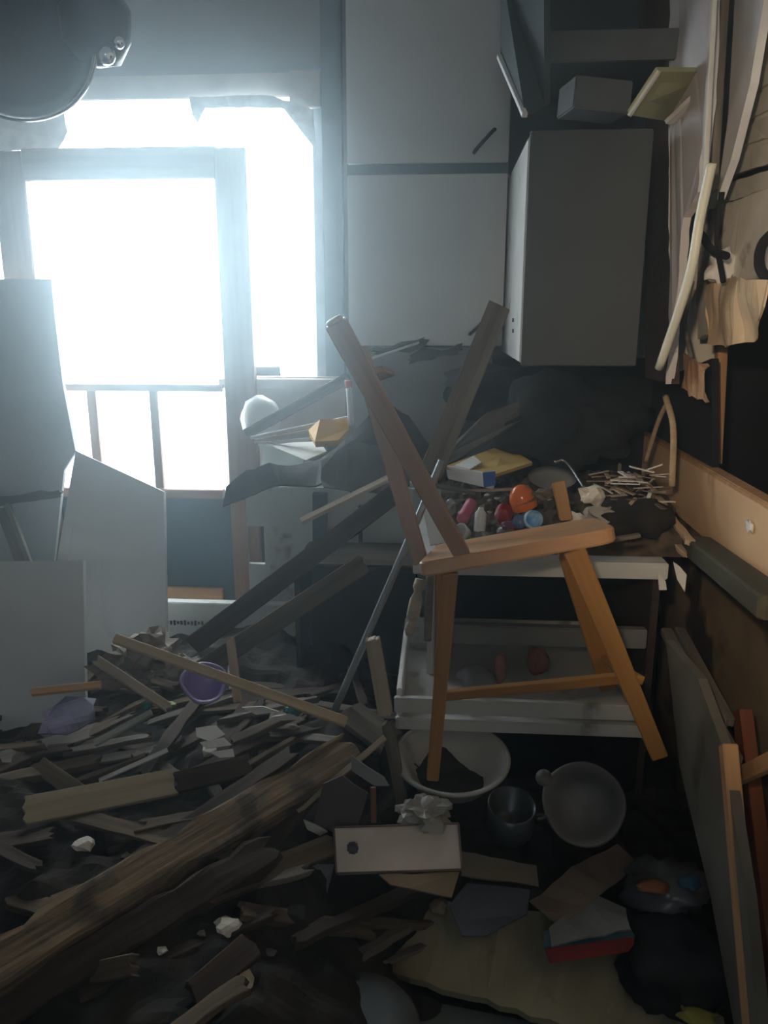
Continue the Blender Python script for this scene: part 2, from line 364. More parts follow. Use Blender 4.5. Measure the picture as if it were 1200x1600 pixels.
# ------------------------------------------------------------------ right wall layers
PXR = .62
sheet('wall_board', [PX(1112, -40, PXR), PX(1106, 160, PXR), PX(1090, 300, PXR), PX(1068, 340, PXR), PX(1062, 420, PXR), PX(1050, 520, PXR), PX(1040, 600, PXR), PX(1046, 560, PXR), PX(1046, -40, PXR)], .02,
      mat('pale_lilac_board', (.66, .63, .63), .8, (.55, .52, .52), 3, .1), 'pale upright wall board broken off low, beside dark cabinet', 'wall board', rag=.004)
plank('trim_strip', PX(1117, -40, .60), PX(1098, 330, .60), .016, .012, white_wood, 'thin white vertical trim strip at the broken board edge', 'trim strip', up=(-1, 0, 0))
plank('wooden_batten', PX(1132, -40, .66), PX(1112, 300, .66), .035, .02, grey_wood, 'grey green batten between the two white wall strips', 'batten', up=(-1, 0, 0))
tube('white_pipe', [PX(1112, 255, .57), PX(1094, 340, .565), PX(1075, 440, .56), PX(1030, 575, .55)], .011, mat('cream_pipe', (.72, .72, .60), .4, None, 3, 0), 'curved cream plastic pipe hanging down the right wall', 'pipe')
sheet('white_casing', [PX(1150, -40, .70), PX(1200, -40, .70), PX(1172, 130, .70), PX(1142, 250, .70), PX(1120, 312, .70), PX(1138, 180, .70)], .02,
      mat('casing_white', (.82, .83, .83), .6), 'tapering white casing board leaning on the upper right wall', 'casing board')
# clapboard area: slats
k = root('lath_panel', PX(1200, 300, RX), 'grey horizontal lath boarding exposed at the upper right wall', 'boarding')
sheet('dark_corner_board', [PX(1048, -40, .635), PX(1050, 600, .635), PX(1008, 590, .635), PX(1008, -40, .635)], .02, dark_wood, 'dark brown upright board between the wall cabinet and pale board', 'board')
sheet('shade_board', [PY(770, 560, 2.98), PY(1050, 560, 2.98), PY(1050, 770, 2.98), PY(770, 770, 2.98)], .02, black, 'black sheet of painted shade on the back wall under the wall cabinet', 'board')  # added black sheet, stands in for the shade under the cabinet
sheet('shade_board', [PX(1040, 590, .775), PX(1112, 560, .775), PX(1112, 730, .775), PX(1000, 668, .775), PX(1005, 600, .775)], .02, black, 'black sheet of painted shade behind the hanging laths on right wall', 'board')  # added black sheet, paints the wall hole's darkness further left
S1 = [(1215, 110, 1160, 150), (1215, 165, 1152, 197), (1215, 208, 1148, 243), (1215, 254, 1140, 280), (1215, 283, 1134, 316)]
for i in range(5):
    y0 = 95+44*i
    sheet('slat', [PX(1240, y0-18, RX-.01), PX(1240, y0+17, RX-.01), PX(1140-i*2+ (4-i)*4, y0+57-i*3, RX-.01), PX(1152-i*3+(4-i)*4, y0+22-i*2, RX-.01)], .012, mat('grey_slat', (.72, .70, .62), .8, (.58, .56, .48), 5, .15), parent=k, rag=.0015)
sheet('plaster_wall_piece', [PX(1098, 335, RX-.03), PX(1250, 268, RX-.03), PX(1250, 420, RX-.03), PX(1190, 438, RX-.03), PX(1150, 440, RX-.03), PX(1120, 520, RX-.03), PX(1090, 530, RX-.03), PX(1088, 420, RX-.03)], .02, plaster,
      'cream plaster remnant below the grey lath boarding, torn edges', 'plaster', rag=.006)
sheet('torn_wallpaper', [PX(1100, 445, .74), PX(1150, 435, .72), PX(1192, 440, .70), PX(1190, 480, .70), PX(1168, 530, .72), PX(1140, 542, .74), PX(1108, 536, .74)], .004, mat('tan_paper', (.82, .64, .42), .85, (.6, .44, .27), 6, .2),
      'tan torn board flap hanging below the cream plaster', 'wall flap', rag=.006, sub=3, bow=.03)
sheet('torn_wallpaper', [PX(1062, 552, .72), PX(1085, 556, .72), PX(1106, 572, .68), PX(1090, 598, .70), PX(1112, 628, .68), PX(1082, 620, .72), PX(1060, 606, .74)], .004, mat('tan_paper2', (.82, .52, .30), .85, (.58, .34, .18), 6, .2),
      'small orange brown torn flap beside the bottom of cream pipe', 'wall flap', rag=.005, sub=3, bow=.03)
blob('insulation_clump', PX(1125, 418, .74), (.035, .03, .045), paper_w, 'small white clump stuck in the wall hole', 'clump', amp=.7)
tube('cable_coil', [PX(1212, 360, .74), PX(1190, 385, .73), PX(1188, 420, .73), PX(1212, 450, .74)], .012, black, 'dark coiled hose ring at the right picture edge', 'hose')
for pts, r, m_, lb in [([(1070, 345), (1056, 400), (1048, 470), (1036, 545)], .012, black, 'black charred cable left of the curved cream pipe'),
                    ([(1095, 365), (1112, 390), (1135, 400)], .010, black, 'short charred stick poking from the plaster hole'),
                    ([(1082, 440), (1070, 500), (1080, 560)], .006, grey_wood, 'thin grey cable right of the curved cream pipe'),
                    ([(1128, 300), (1120, 370), (1130, 440)], .007, black, 'thin black wire running down from the white casing')]:
    tube('loose_cable', [PX(x, y, .70) for x, y in pts], r, m_, lb, 'cable')
tube('hanging_lath', [PX(1043, 628, .66), PX(1028, 660, .66), PX(1008, 722, .66)], .007, raw_pine, 'thin bent lath hanging left, above the straw like splinters', 'lath')
tube('hanging_lath', [PX(1040, 620, .66), PX(1052, 670, .66), PX(1050, 760, .66)], .009, raw_pine, 'thicker bent lath hanging in front of plywood rail', 'lath')
plank('wall_stud', PX(1128, 530, .86), PX(1118, 725, .86), .035, .03, studs, 'short pine stud standing in the black wall hole', 'stud', up=(-1, 0, 0))
# plywood rail and the wall below
zt = PX(1200, 780, RX).z; zb = PX(1200, 905, RX).z
y0 = 1.2; y1 = 3.0
pr = root('plywood_rail', (RX, 2.1, zb), 'wide orange plywood board running along the right wall', 'board')
bm = bmesh.new(); bx(bm, (0, 0, 0), (.02, y1-y0, zt-zb), .002); link('board', mesh(bm), ply, pr, Matrix.Translation((RX-.03, (y0+y1)/2, (zt+zb)/2)))
box('top_edge', (RX-.022, (y0+y1)/2, zt+.006), (.04, y1-y0, .014), studs, pr)
struct(box('wall_right_lower', (RX+.02, 2.05, zb/2), (.04, 2.0, zb), mat('brown_wallboard', (.30, .23, .13), .8, (.17, .12, .07), 4, .2, spots=((.04, .03, .02), 5, .5)), bev=0))
blob('white_paint_splash', PX(1170, 822, RX-.046), (.003, .018, .016), paper_w, 'white star shaped mark on the orange plywood board', 'mark', amp=1.0)
plank('dark_batten', PX(1088, 852, .70), PX(1215, 950, .66), .075, .05, mat('olive_batten', (.075, .07, .045), .8, None, 4, .2, grain=True), 'thick dark olive batten lying below the plywood board', 'batten', rag=.006)
for a, b, wd, m_, lb in [((1022, 770), (1078, 848), .022, raw_pine, 'splintered pale stick running beside the counter to dark batten'),
                      ((1045, 842), (1075, 868), .020, raw_pine, 'short pale splinter tip above the torn white paper'),
                      ((1010, 745), (1048, 800), .03, dark_wood, 'dark brown splinter lying under the plywood board end')]:
    plank('splintered_stick', PX(*a, .64), PX(*b, .66), wd, .014, m_, lb, 'stick', rag=.01, wob=.01)

# lower right: leaning white boards, studs
for a, b, Xa, wd, m_, lb in [((1040, 985), (1150, 1190), .60, .028, grey_wood, 'long greyish board leaning by the counter, left of the pair'),
                      ((1062, 985), (1140, 1130), .66, .026, grey_wood, 'long greyish board leaning by the counter, right of the pair')]:
    plank('leaning_board', PX(*a, Xa), PX(*b, Xa), wd, .02, m_, lb, 'board', rag=.006)
sheet('side_panel_board', [PX(1040, 1000, .56), PX(1090, 1060, .56), PX(1130, 1170, .56), PX(1165, 1400, .56), PX(1185, 1600, .56), PX(1150, 1620, .56), PX(1110, 1400, .56), PX(1062, 1200, .56)], .02,
      mat('grey_side', (.17, .155, .125), .8, (.10, .09, .07), 4, .15), 'dirty grey board standing along the lower right wall', 'board')
plank('wall_stud', PX(1138, 1165, .57), PX(1180, 1640, .57), .028, .03, studs, 'long pine stud rising at the lower right corner', 'stud', up=(-1, 0, 0), rag=.004)
plank('wall_stud', PX(1160, 1110, .70), PX(1215, 1560, .70), .05, .03, mat('rust_wood', (.22, .07, .025), .8, None, 4, .2, grain=True), 'rusty brown stud behind the pine stud at lower right', 'stud', up=(-1, 0, 0))
plank('wall_brace', PX(1150, 1215, .62), PX(1215, 1185, .62), .03, .02, studs, 'short pine brace sticking out at the right edge', 'brace', up=(-1, 0, 0))

# ------------------------------------------------------------------ counter and drawers
TY = 2.0; tx0 = PY(645, 880, TY).x; tx1 = .60
ctz = PY(800, 876, TY).z
c = root('counter_cabinet', ((tx0+tx1)/2, 2.5, 0), 'broken white kitchen base cabinet with pulled out drawer behind chair', 'cabinet')
box('worktop', ((tx0+tx1)/2, (TY+BW)/2-.01, ctz-.022), (tx1-tx0, BW-TY-.02, .044), white_cab, c)
dark_in = mat('cabinet_inside', (.03, .028, .025), .9)
box('side_panel', (tx1-.012, (TY+BW)/2+.01, (ctz-.05)/2), (.02, BW-TY-.08, ctz-.05), dark_wood, c)
box('side_panel', (tx0+.05, (TY+BW)/2+.01, (ctz-.05)/2), (.02, BW-TY-.08, ctz-.05), white_cab, c)
box('back_panel', ((tx0+tx1)/2, BW-.03, (ctz-.05)/2), (tx1-tx0-.06, .02, ctz-.05), dark_in, c)
zz = PY(850, 992, TY+.05).z
box('cross_rail', ((tx0+tx1)/2+.02, TY+.05, zz), (tx1-tx0-.1, .03, .055), mat('rail_grey', (.20, .20, .18), .7), c)
# drawer
DYf = 1.78; dx0 = PY(616, 1100, DYf).x; dx1 = PY(1012, 1100, DYf).x; dz1 = PY(800, 1092, DYf).z; dz0 = PY(800, 1140, DYf).z
dw = box('drawer', ((dx0+dx1)/2, (DYf+2.28)/2, dz0+.008), (dx1-dx0-.02, .48, .012), white_cab, c)
box('drawer_front', ((dx0+dx1)/2, DYf, (dz0+dz1)/2+.018), (dx1-dx0, .02, (dz1-dz0)*.48), white_cab, dw)
box('drawer_front_moulding', ((dx0+dx1)/2, DYf+.004, dz0+.008), (dx1-dx0-.006, .02, (dz1-dz0)*.38), white_cab, dw)
box('drawer_side', (dx0+.012, (DYf+2.28)/2, (dz0+dz1)/2+.012), (.014, .48, dz1-dz0), plastic_w, dw)
box('drawer_side', (dx1-.012, (DYf+2.28)/2, (dz0+dz1)/2+.012), (.014, .48, dz1-dz0), white_cab, dw)
box('drawer_back', ((dx0+dx1)/2, 2.27, (dz0+dz1)/2+.012), (dx1-dx0-.03, .014, dz1-dz0), white_cab, dw)
# things in the drawer
for i, (x, y, m_, s, lb) in enumerate([(745, 1060, mat('grey_cloth', (.22, .23, .24), .9), (.05, .05, .03), 'grey cloth bundle in the open drawer, leftmost'),
        (782, 1045, mat('pinkish', (.35, .16, .12), .6), (.02, .02, .04), 'reddish bottle shape standing in the open drawer'),
        (840, 1035, mat('brown_red', (.20, .08, .06), .7), (.03, .03, .035), 'brown red lump in the open drawer behind the stretcher')]):
    blob('drawer_bundle', PY(x, y, 1.98), s, m_, lb, 'bundle', amp=.3)
# base unit under the window (left of counter): white cabinets and dark box
wx0 = PY(386, 800, 2.62).x; wx1 = PY(530, 800, 2.62).x
k = root('base_cabinet', ((wx0+wx1)/2, 2.8, 0), 'white base cabinet under the window with small dark opening', 'cabinet')
bz = PY(440, 760, 2.62).z
bm = bmesh.new(); hx = (PY(388, 850, 2.62).x, PY(414, 850, 2.62).x); hz_ = (PY(400, 880, 2.62).z, PY(400, 821, 2.62).z)
for (xa, xb, za, zb2) in [(wx0, hx[0], 0.02, bz), (hx[1], wx1+.35, 0.02, bz), (hx[0], hx[1], hz_[1], bz), (hx[0], hx[1], 0.02, hz_[0])]:
    bx(bm, ((xa+xb)/2, 2.62, (za+zb2)/2), (xb-xa, .02, zb2-za))
link('front_panel', mesh(bm), white_cab, k)
box('worktop', ((wx0+wx1)/2+.15, 2.83, bz+.0), (wx1-wx0+.3, .40, .03), white_cab, k)
box('back_panel', ((wx0+wx1)/2+.15, 2.78, bz/2), (wx1-wx0+.28, .02, bz-.04), dark_in, k)
plank('door_edge', PY(500, 770, 2.6), PY(500, 880, 2.6), .05, .02, dark_board, parent=k, up=(0, -1, 0))
plank('door_edge', PY(563, 790, 2.6), PY(563, 900, 2.6), .012, .02, dark_wood, parent=k, up=(0, -1, 0))
# white appliance low behind the door
ax0 = PY(150, 1000, 2.55).x; ax1 = PY(462, 1000, 2.55).x; az = PY(300, 942, 2.55).z
k = root('white_appliance', ((ax0+ax1)/2, 2.5, 0), 'low white appliance with dark lettering strip behind the glazed door', 'appliance')
box('body', ((ax0+ax1)/2, 2.55+.02, az/2), (ax1-ax0, .04, az), white_cab, k)
bm = bmesh.new()
for i in range(11):
    p = PY(262+i*5.4, 973, 2.548); bx(bm, (p.x, p.y, p.z+rnd.uniform(-.002, .002)), (.007, .003, .010+.004*(i % 3)))
link('lettering', mesh(bm), black, k)
# dark box in front
box_m = mat('dark_navy_box', (.035, .035, .045), .7)
ka = [PY(462, 885, 2.3), PY(645, 880, 2.3), PY(645, 1110, 2.3), PY(462, 1110, 2.3)]
k = root('dark_crate', ((ka[0].x+ka[1].x)/2, 2.4, ka[2].z), 'large dark open crate standing left of the drawers', 'crate')
box('back_panel', ((ka[0].x+ka[1].x)/2, 2.55, (ka[0].z+ka[2].z)/2), (ka[1].x-ka[0].x, .015, ka[0].z-ka[2].z), box_m, k)
box('side_panel', (ka[0].x, 2.43, (ka[0].z+ka[2].z)/2), (.015, .25, ka[0].z-ka[2].z), box_m, k)
box('side_panel', (ka[1].x, 2.43, (ka[0].z+ka[2].z)/2), (.015, .25, ka[0].z-ka[2].z), box_m, k)
box('bottom_panel', ((ka[0].x+ka[1].x)/2, 2.43, ka[2].z), (ka[1].x-ka[0].x, .25, .015), box_m, k)
box('top_panel', ((ka[0].x+ka[1].x)/2, 2.43, ka[0].z), (ka[1].x-ka[0].x, .25, .015), dark_wood, k)
# grey plaster wall below cupboard
sheet('plaster_sheet', [PY(x, y, 2.97) for x, y in [(545, 545), (765, 545), (770, 600), (700, 700), (600, 700), (545, 690)]], .02, mat('grey_plaster', (.36, .36, .35), .85, (.28, .28, .27), 5, .15),
      'grey plaster sheet below the tall cupboard doors', 'plaster sheet', rag=.006)
for a, b, lb in [((585, 550), (665, 535), 'left of two'), ((640, 560), (720, 545), 'right of two')]:
    plank('broken_strip', PY(*a, 2.72), PY(*b, 2.72), .03, .01, dark_wood, 'dark splintered strip under the cupboard doors, %s' % lb, 'strip', rag=.015, wob=.02, up=(0, -1, 0))
plank('thin_lath', PY(575, 562, 2.70), PY(655, 535, 2.70), .010, .008, white_wood, 'thin whitish lath just under the cupboard, left end', 'lath')
blob('dark_spot_fitting', PY(702, 617, 2.79), (.022, .01, .03), black, 'small black fitting on the grey plaster sheet', 'fitting', amp=.3)

# left of it: sill clutter
blob('white_bowl_heap', PY(408, 655, 2.85), (.075, .06, .085), plastic_w, 'rounded white bundle standing under the window sill', 'bundle', amp=.12)
sheet('splash_board', [PY(386, 590, 2.98), PY(540, 588, 2.98), PY(540, 660, 2.98), PY(386, 690, 2.98)], .01, casing, 'beige splashback board under the window sill', 'splashback')
plank('diagonal_batten', PY(385, 678, 2.7), PY(545, 590, 2.62), .035, .018, grey_wood, 'brown grey batten sloping up from door stile to chair', 'batten', up=(0, -1, .2), rag=.005)
for i, (a, b, lb) in enumerate([((392, 684), (545, 652), 'uppermost'), ((398, 690), (530, 664), 'middle'), ((405, 694), (520, 682), 'lowest')]):
    plank('white_lath', PY(*a, 2.62), PY(*b, 2.60-.03*i), .016, .010, white_wood if i != 1 else lath_pale, '%s of three pale laths fanned by the yellow tray' % lb, 'lath')
ty = mat('yellow_plastic', (.95, .50, .01), .4, (.9, .42, .01), 4, 0)
k = sheet('yellow_tray', [PY(482, 672, 2.5), PY(500, 655, 2.5), PY(543, 654, 2.52), PY(545, 670, 2.5), PY(528, 688, 2.45), PY(492, 690, 2.44)], .03, ty, 'bright yellow plastic tray near the window sill', 'tray')
tube('marker_tube', [PY(545, 602, 2.5), PY(549, 665, 2.48)], .010, plastic_w, 'white tube with red cap standing behind chair back', 'tube')
k = bpy.data.objects['marker_tube']; tube('cap', [PY(544, 594, 2.5), PY(545, 606, 2.5)], .0115, mat('red_cap', (.6, .08, .05), .4), parent=k)
k = root('pale_green_box', PY(445, 715, 2.6), 'pale green white open box below the fanned laths', 'box')
sheet('front', [PY(412, 692, 2.6), PY(475, 718, 2.45), PY(470, 735, 2.45), PY(408, 735, 2.6)], .006, mat('pale_green', (.50, .58, .52), .6), parent=k)
sheet('lid', [PY(410, 692, 2.6), PY(500, 690, 2.7), PY(510, 705, 2.55), PY(478, 719, 2.45)], .006, paper_w, parent=k)
# large dark torn sheet draped over the counters
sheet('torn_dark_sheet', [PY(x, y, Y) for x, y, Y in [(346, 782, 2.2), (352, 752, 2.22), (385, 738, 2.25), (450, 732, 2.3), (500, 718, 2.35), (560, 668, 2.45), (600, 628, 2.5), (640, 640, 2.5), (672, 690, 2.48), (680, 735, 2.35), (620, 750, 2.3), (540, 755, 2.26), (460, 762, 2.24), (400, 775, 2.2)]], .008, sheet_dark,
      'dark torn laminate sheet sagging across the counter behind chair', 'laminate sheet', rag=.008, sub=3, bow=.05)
sheet('brown_sheet', [PY(x, y, Y) for x, y, Y in [(500, 720, 2.28), (560, 690, 2.3), (640, 700, 2.3), (640, 760, 2.2), (560, 775, 2.2), (505, 760, 2.2)]], .006, mat('brown_grey_sheet', (.13, .11, .10), .7), 'brown grey sheet fragment lying on the dark torn laminate', 'sheet', rag=.006, sub=2, bow=.02)
# long boards in the middle
plank('long_moulding', PY(470, 815, 2.0), PY(612, 745, 2.1), .02, .012, lath_pale, 'pale edged moulding sloping up to the chair back', 'moulding', up=(0, -.4, 1))
plank('dark_plank', PY(300, 1010, 1.95), PY(625, 765, 2.12), .055, .02, dark_wood, 'dark brown plank sloping under the pale edged moulding', 'plank', up=(0, -1, .3), rag=.008)
plank('dark_plank', PY(310, 1050, 2.1), PY(570, 880, 2.22), .06, .02, old_wood, 'wide dull plank sloping below the dark brown plank', 'plank', up=(0, -1, .3), rag=.01)
plank('leaning_board', PY(780, 478, 2.25), PY(672, 742, 1.98), .062, .018, grey_wood, 'grey brown board leaning steeply behind the chair back', 'board', up=(0, -1, .2), rag=.008)
tube('metal_rod', [PY(690, 720, 1.96), PY(640, 840, 1.9), PY(522, 1112, 1.82)], .0095, mat('grey_rod', (.32, .35, .37), .4, None, 4, 0, metal=.3), 'thin grey metal rod leaning down to the debris pile', 'rod')
sheet('sloping_board', [PY(700, 700, 2.5), PY(760, 645, 2.55), PY(900, 590, 2.6), PY(905, 610, 2.6), PY(790, 670, 2.5), PY(700, 725, 2.45)], .015, mat('grey_brown', (.14, .13, .12), .8), 'narrow grey brown board sloping behind the yellow blue carton', 'board', rag=.004)
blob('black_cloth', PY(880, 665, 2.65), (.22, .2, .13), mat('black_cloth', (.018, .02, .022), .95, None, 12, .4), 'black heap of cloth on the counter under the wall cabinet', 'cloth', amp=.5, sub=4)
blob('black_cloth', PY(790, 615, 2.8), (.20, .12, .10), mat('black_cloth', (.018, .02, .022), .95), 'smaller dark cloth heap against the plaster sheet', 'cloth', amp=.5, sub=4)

# ------------------------------------------------------------------ left panels
sheet('leaning_white_panel', [PY(x, y, Y) for x, y, Y in [(118, 704, 2.55), (256, 768, 2.5), (262, 1120, 2.25), (90, 1120, 2.25), (88, 880, 2.45)]], .018, panel_grey,
      'pale grey panel with sloping top edge leaning at the doorway', 'panel')
sheet('upright_white_panel', [PY(x, y, Y) for x, y, Y in [(-140, 878, 2.05), (130, 876, 2.05), (135, 1230, 1.85), (-140, 1230, 1.85)]], .016, panel_grey,
      'square edged grey white panel standing at the left picture edge', 'panel')
sheet('upright_wall_panel', [PY(x, y, 2.78) for x, y in [(-160, 436), (80, 436), (86, 500), (98, 600), (118, 706), (100, 735), (84, 880), (-160, 880)]], .018, wall_grey,
      'tall grey wallboard standing left of the glazed door', 'wallboard')
plank('brown_batten', PY(-60, 792, 2.74), PY(96, 770, 2.72), .030, .012, dark_wood, 'thin brown batten lying across the tall grey wallboard', 'batten', up=(0, -1, 0), rag=.01, wob=.012)
plank('mottled_batten', PY(5, 792, 2.70), PY(40, 885, 2.62), .06, .015, grey_wood, 'short mottled batten below the thin brown batten', 'batten', up=(0, -1, 0), rag=.01)

# ------------------------------------------------------------------ hanging lamp, upper left
lp = PY(28, 30, 1.5)
L = root('hanging_lamp', lp, 'dark round hanging lamp with shiny rim at the upper left', 'lamp')
lm = mat('lamp_enamel', (.035, .045, .065), .35, None, 4, 0)
ax = Vector((-.1, .12, -1)).normalized()
lc = PY(14, 46, 1.5); la = Vector((.35, -1, -.45)).normalized()
lathe('lamp_shade', [(0, -.11), (.06, -.10), (.11, -.07), (.138, -.03), (.143, 0), (.138, .004), (.12, -.01), (.07, -.03), (0, -.035)], lc, la, lm, parent=L, n=64)
lathe('rim', [(.139, -.006), (.147, -.004), (.149, .003), (.144, .009), (.138, .007), (.139, -.006)], lc, la, mat('chrome', (.85, .88, .9), .22, None, 4, 0, metal=1), parent=L, n=64)
lathe('lamp_body', [(0, -.075), (.04, -.068), (.062, -.03), (.066, .02), (.05, .05), (0, .06)], PY(148, 34, 1.58), (.1, -.3, 1), lm, parent=L)
lathe('knob', [(0, 0), (.013, .002), (.016, .012), (.010, .022), (0, .025)], PY(163, 84, 1.52), (.6, -.6, -.5), mat('chrome', (.8,)*3), parent=L)
lathe('knob', [(0, 0), (.009, .002), (.011, .008), (.007, .015), (0, .017)], PY(182, 66, 1.53), (.8, -.5, -.2), mat('chrome', (.8,)*3), parent=L)
tube('lamp_rod', [lp+Vector((-.02, .02, .06)), Vector((lp.x-.02, lp.y+.05, CZ))], .008, lm, parent=L)

# ------------------------------------------------------------------ the chair
def cp(px, py, Y): return PY(px, py, Y)
N, Fr = 1.62, 1.90
ch = root('wooden_chair', cp(690, 1000, 1.7), 'varnished wooden chair standing tilted on the debris before open drawer', 'chair')
# seat
A, B, C_, D_ = cp(652, 880, N), cp(966, 824, N+.02), cp(925, 808, Fr), cp(682, 851, Fr-.02)
bm = bmesh.new(); nrm = (B-A).cross(D_-A).normalized()
if nrm.z < 0: nrm = -nrm
outline = []
cs = [A, B, C_, D_]; r_ = [.025, .05, .05, .03]
for i in range(4):
    p = cs[i]; a = (cs[i-1]-p).normalized(); b = (cs[(i+1) % 4]-p).normalized(); k = r_[i]
    for j in range(7):
        tt = j/6; outline.append((p+a*k)*(1-tt)**2+p*2*tt*(1-tt)+(p+b*k)*tt**2)
cen = sum(outline, Vector())/len(outline)
lay = []
for off, sc in [(0, .985), (-.004, 1), (-.028, 1), (-.032, .985)]:
    lay.append([bm.verts.new(cen+(p-cen)*sc+nrm*off-cen) for p in outline])
for a, b in zip(lay, lay[1:]):
    for i in range(len(a)): bm.faces.new((a[i], b[i], b[(i+1) % len(a)], a[(i+1) % len(a)]))
cv = bm.verts.new(-nrm*.006)
for i in range(len(outline)): bm.faces.new((lay[0][i], lay[0][(i+1) % len(outline)], cv))
bm.faces.new(lay[-1][::-1])
link('seat', mesh(bm), seat_wood, ch, Matrix.Translation(cen))
def leg(name, p, q, w0, w1, m, t=.03):
    return plank(name, p, q, w0, t, m, parent=ch, up=(0, -1, 0), taper=w1/w0)
leg('leg', cp(703, 893, N+.03), cp(676, 1216, N+.03), .036, .028, chair_wood)
leg('leg', cp(896, 858, N+.03), cp(1030, 1182, N-.02), .048, .036, chair_wood)
leg('leg', cp(888, 862, Fr-.06), cp(950, 1075, Fr-.02), .052, .040, chair_wood)
leg('leg', cp(690, 868, Fr-.05), cp(690, 1080, Fr), .03, .026, chair_wood)
leg('stretcher', cp(690, 1087, N+.04), cp(985, 1058, N+.02), .022, .022, chair_wood, .02)
leg('stretcher', cp(1000, 1062, N), cp(946, 1030, Fr-.05), .02, .02, chair_wood, .02)
leg('back_post', cp(524, 503, 1.56), cp(722, 866, N+.03), .044, .036, chair_back, .026)
leg('back_post', cp(562, 545, 1.86), cp(658, 880, Fr-.12), .042, .036, chair_back, .026)
cap = lathe('post_end', [(0, 0), (.017, 0), (.019, .004), (.015, .008), (0, .009)], cp(524, 503, 1.553), (cp(524, 503, 1.56)-cp(722, 866, N+.03)), mat('white_post_end', (.9, .9, .88), .5, None, 4, 0), parent=ch, n=20)  # post end cap in near-white
leg('back_slat', cp(580, 582, 1.6), cp(600, 588, 1.84), .05, .05, chair_back, .014)
# pale turned piece hanging under the seat
tp = cp(657, 905, 1.72); tq = cp(636, 1006, 1.68)
lathe('turned_spindle', [(0, 0), (.012, 0), (.014, .02), (.008, .03), (.015, .05), (.015, .09), (.009, .10), (.013, .12), (.007, .133), (0, .135)], tp, tq-tp, lath_pale,
      'pale turned spindle hanging below the left end of the chair seat', 'spindle', n=18)
tube('grey_stick', [cp(672, 900, 1.80), cp(668, 1000, 1.80)], .010, grey_wood, 'short grey stick behind the pale turned spindle', 'stick')

# ------------------------------------------------------------------ things on the counter
def T(px, py, z=None): return PZ(px, py, ctz if z is None else z)
def on(px, py): return T(px, py)
# pile of rubble on the worktop
cm = bmesh.new(); nx, ny = 50, 40; g = {}
for i in range(nx):
    for j in range(ny):
        x = tx0+.06+(tx1+.12-tx0-.06)*i/(nx-1); y = TY+.06+.95*j/(ny-1)
        e = min(i, nx-1-i, j, ny-1-j); hh = max(0, .015+.03*(j/ny)+.035*(i/nx)+.035*noise.noise(Vector((x*13, y*13, 5)))+.02*noise.noise(Vector((x*40, y*40, 2))))*min(1, e/4)
        g[i, j] = cm.verts.new((x, y, ctz+.001+hh))
for i in range(nx-1):
    for j in range(ny-1): cm.faces.new((g[i, j], g[i+1, j], g[i+1, j+1], g[i, j+1]))
tag(link('counter_rubble', mesh(cm), mat('brown_rubble', (.14, .10, .065), .95, (.03, .023, .016), 25, 1.0, detail=12)), 'brown plaster rubble spread over the counter behind the chair seat', 'rubble', kind='stuff')
# carton
cb = root('food_carton', PY(765, 745, 2.35), 'crushed yellow white carton with blue corner on the counter', 'carton')
sheet('side', [PY(696, 728, 2.30), PY(770, 742, 2.18), PY(768, 764, 2.18), PY(700, 748, 2.30)], .01, paper_w, parent=cb)
sheet('top', [PY(696, 728, 2.30), PY(788, 694, 2.55), PY(832, 722, 2.4), PY(770, 742, 2.18)], .01, mat('yellow_card', (.62, .42, .12), .7, (.5, .33, .10), 5, .1), parent=cb)
sheet('label', [PY(710, 727, 2.29), PY(740, 712, 2.38), PY(752, 722, 2.3), PY(734, 733, 2.24)], .003, paper_w, parent=cb)
sheet('blue_corner', [PY(754, 739, 2.175), PY(774, 737, 2.172), PY(774, 758, 2.172), PY(756, 762, 2.175)], .012, mat('carton_blue', (.03, .13, .45), .5, None, 4, 0), parent=cb)
lathe('grey_tray', [(0, 0), (.055, 0), (.07, .012), (.072, .014), (.054, .004), (0, .004)], PY(862, 752, 2.35), (0, -.3, 1), mat('grey_lid', (.30, .29, .26), .6), 'round grey lid lying behind the orange jar', 'lid')
tube('metal_ladle', [PY(866, 722, 2.3), PY(885, 722, 2.3), PY(915, 765, 2.2)], .0045, metal_m, 'bent silver handle sticking up from the rubble', 'ladle')
j = root('orange_jar', PY(822, 800, 2.15), 'orange and olive egg shaped jar tilted on the counter', 'jar')
q = PY(818, 783, 2.12)
lathe('jar_body', [(0, -.045), (.025, -.038), (.036, -.015), (.036, .008), (.0, .008)], q, (.35, -.25, -1), mat('olive_jar', (.22, .17, .07), .35), parent=j)
lathe('jar_top', [(.036, -.02), (.036, .008), (.030, .028), (.016, .042), (0, .046)], PY(817, 782, 2.12), (-.35, -.1, 1), mat('orange_gloss', (.80, .18, .03), .15, None, 4, 0), parent=j)
bl = root('blue_mug', PY(822, 815, 2.08), 'small blue patterned cup in front of the orange jar', 'cup')
lathe('cup_body', [(0, -.018), (.022, -.018), (.026, .0), (.024, .02), (.02, .02), (.02, -.01), (0, -.01)], PY(832, 812, 2.06), (.1, -1, .3), mat('blue_pattern', (.05, .28, .60), .3, (.5, .65, .75), 30, 0), parent=bl)
lathe('cup_foot', [(0, 0), (.018, 0), (.018, .01), (0, .01)], PY(812, 815, 2.06), (-.2, -1, .3), mat('blue_mid', (.10, .2, .4), .3, None, 5, 0), parent=bl)
tube('pink_bottle', [PY(737, 786, 2.15), PY(722, 812, 2.09)], .017, mat('pink_plastic', (.55, .13, .20), .35, None, 4, 0), 'small dusky pink bottle lying on the counter', 'bottle')
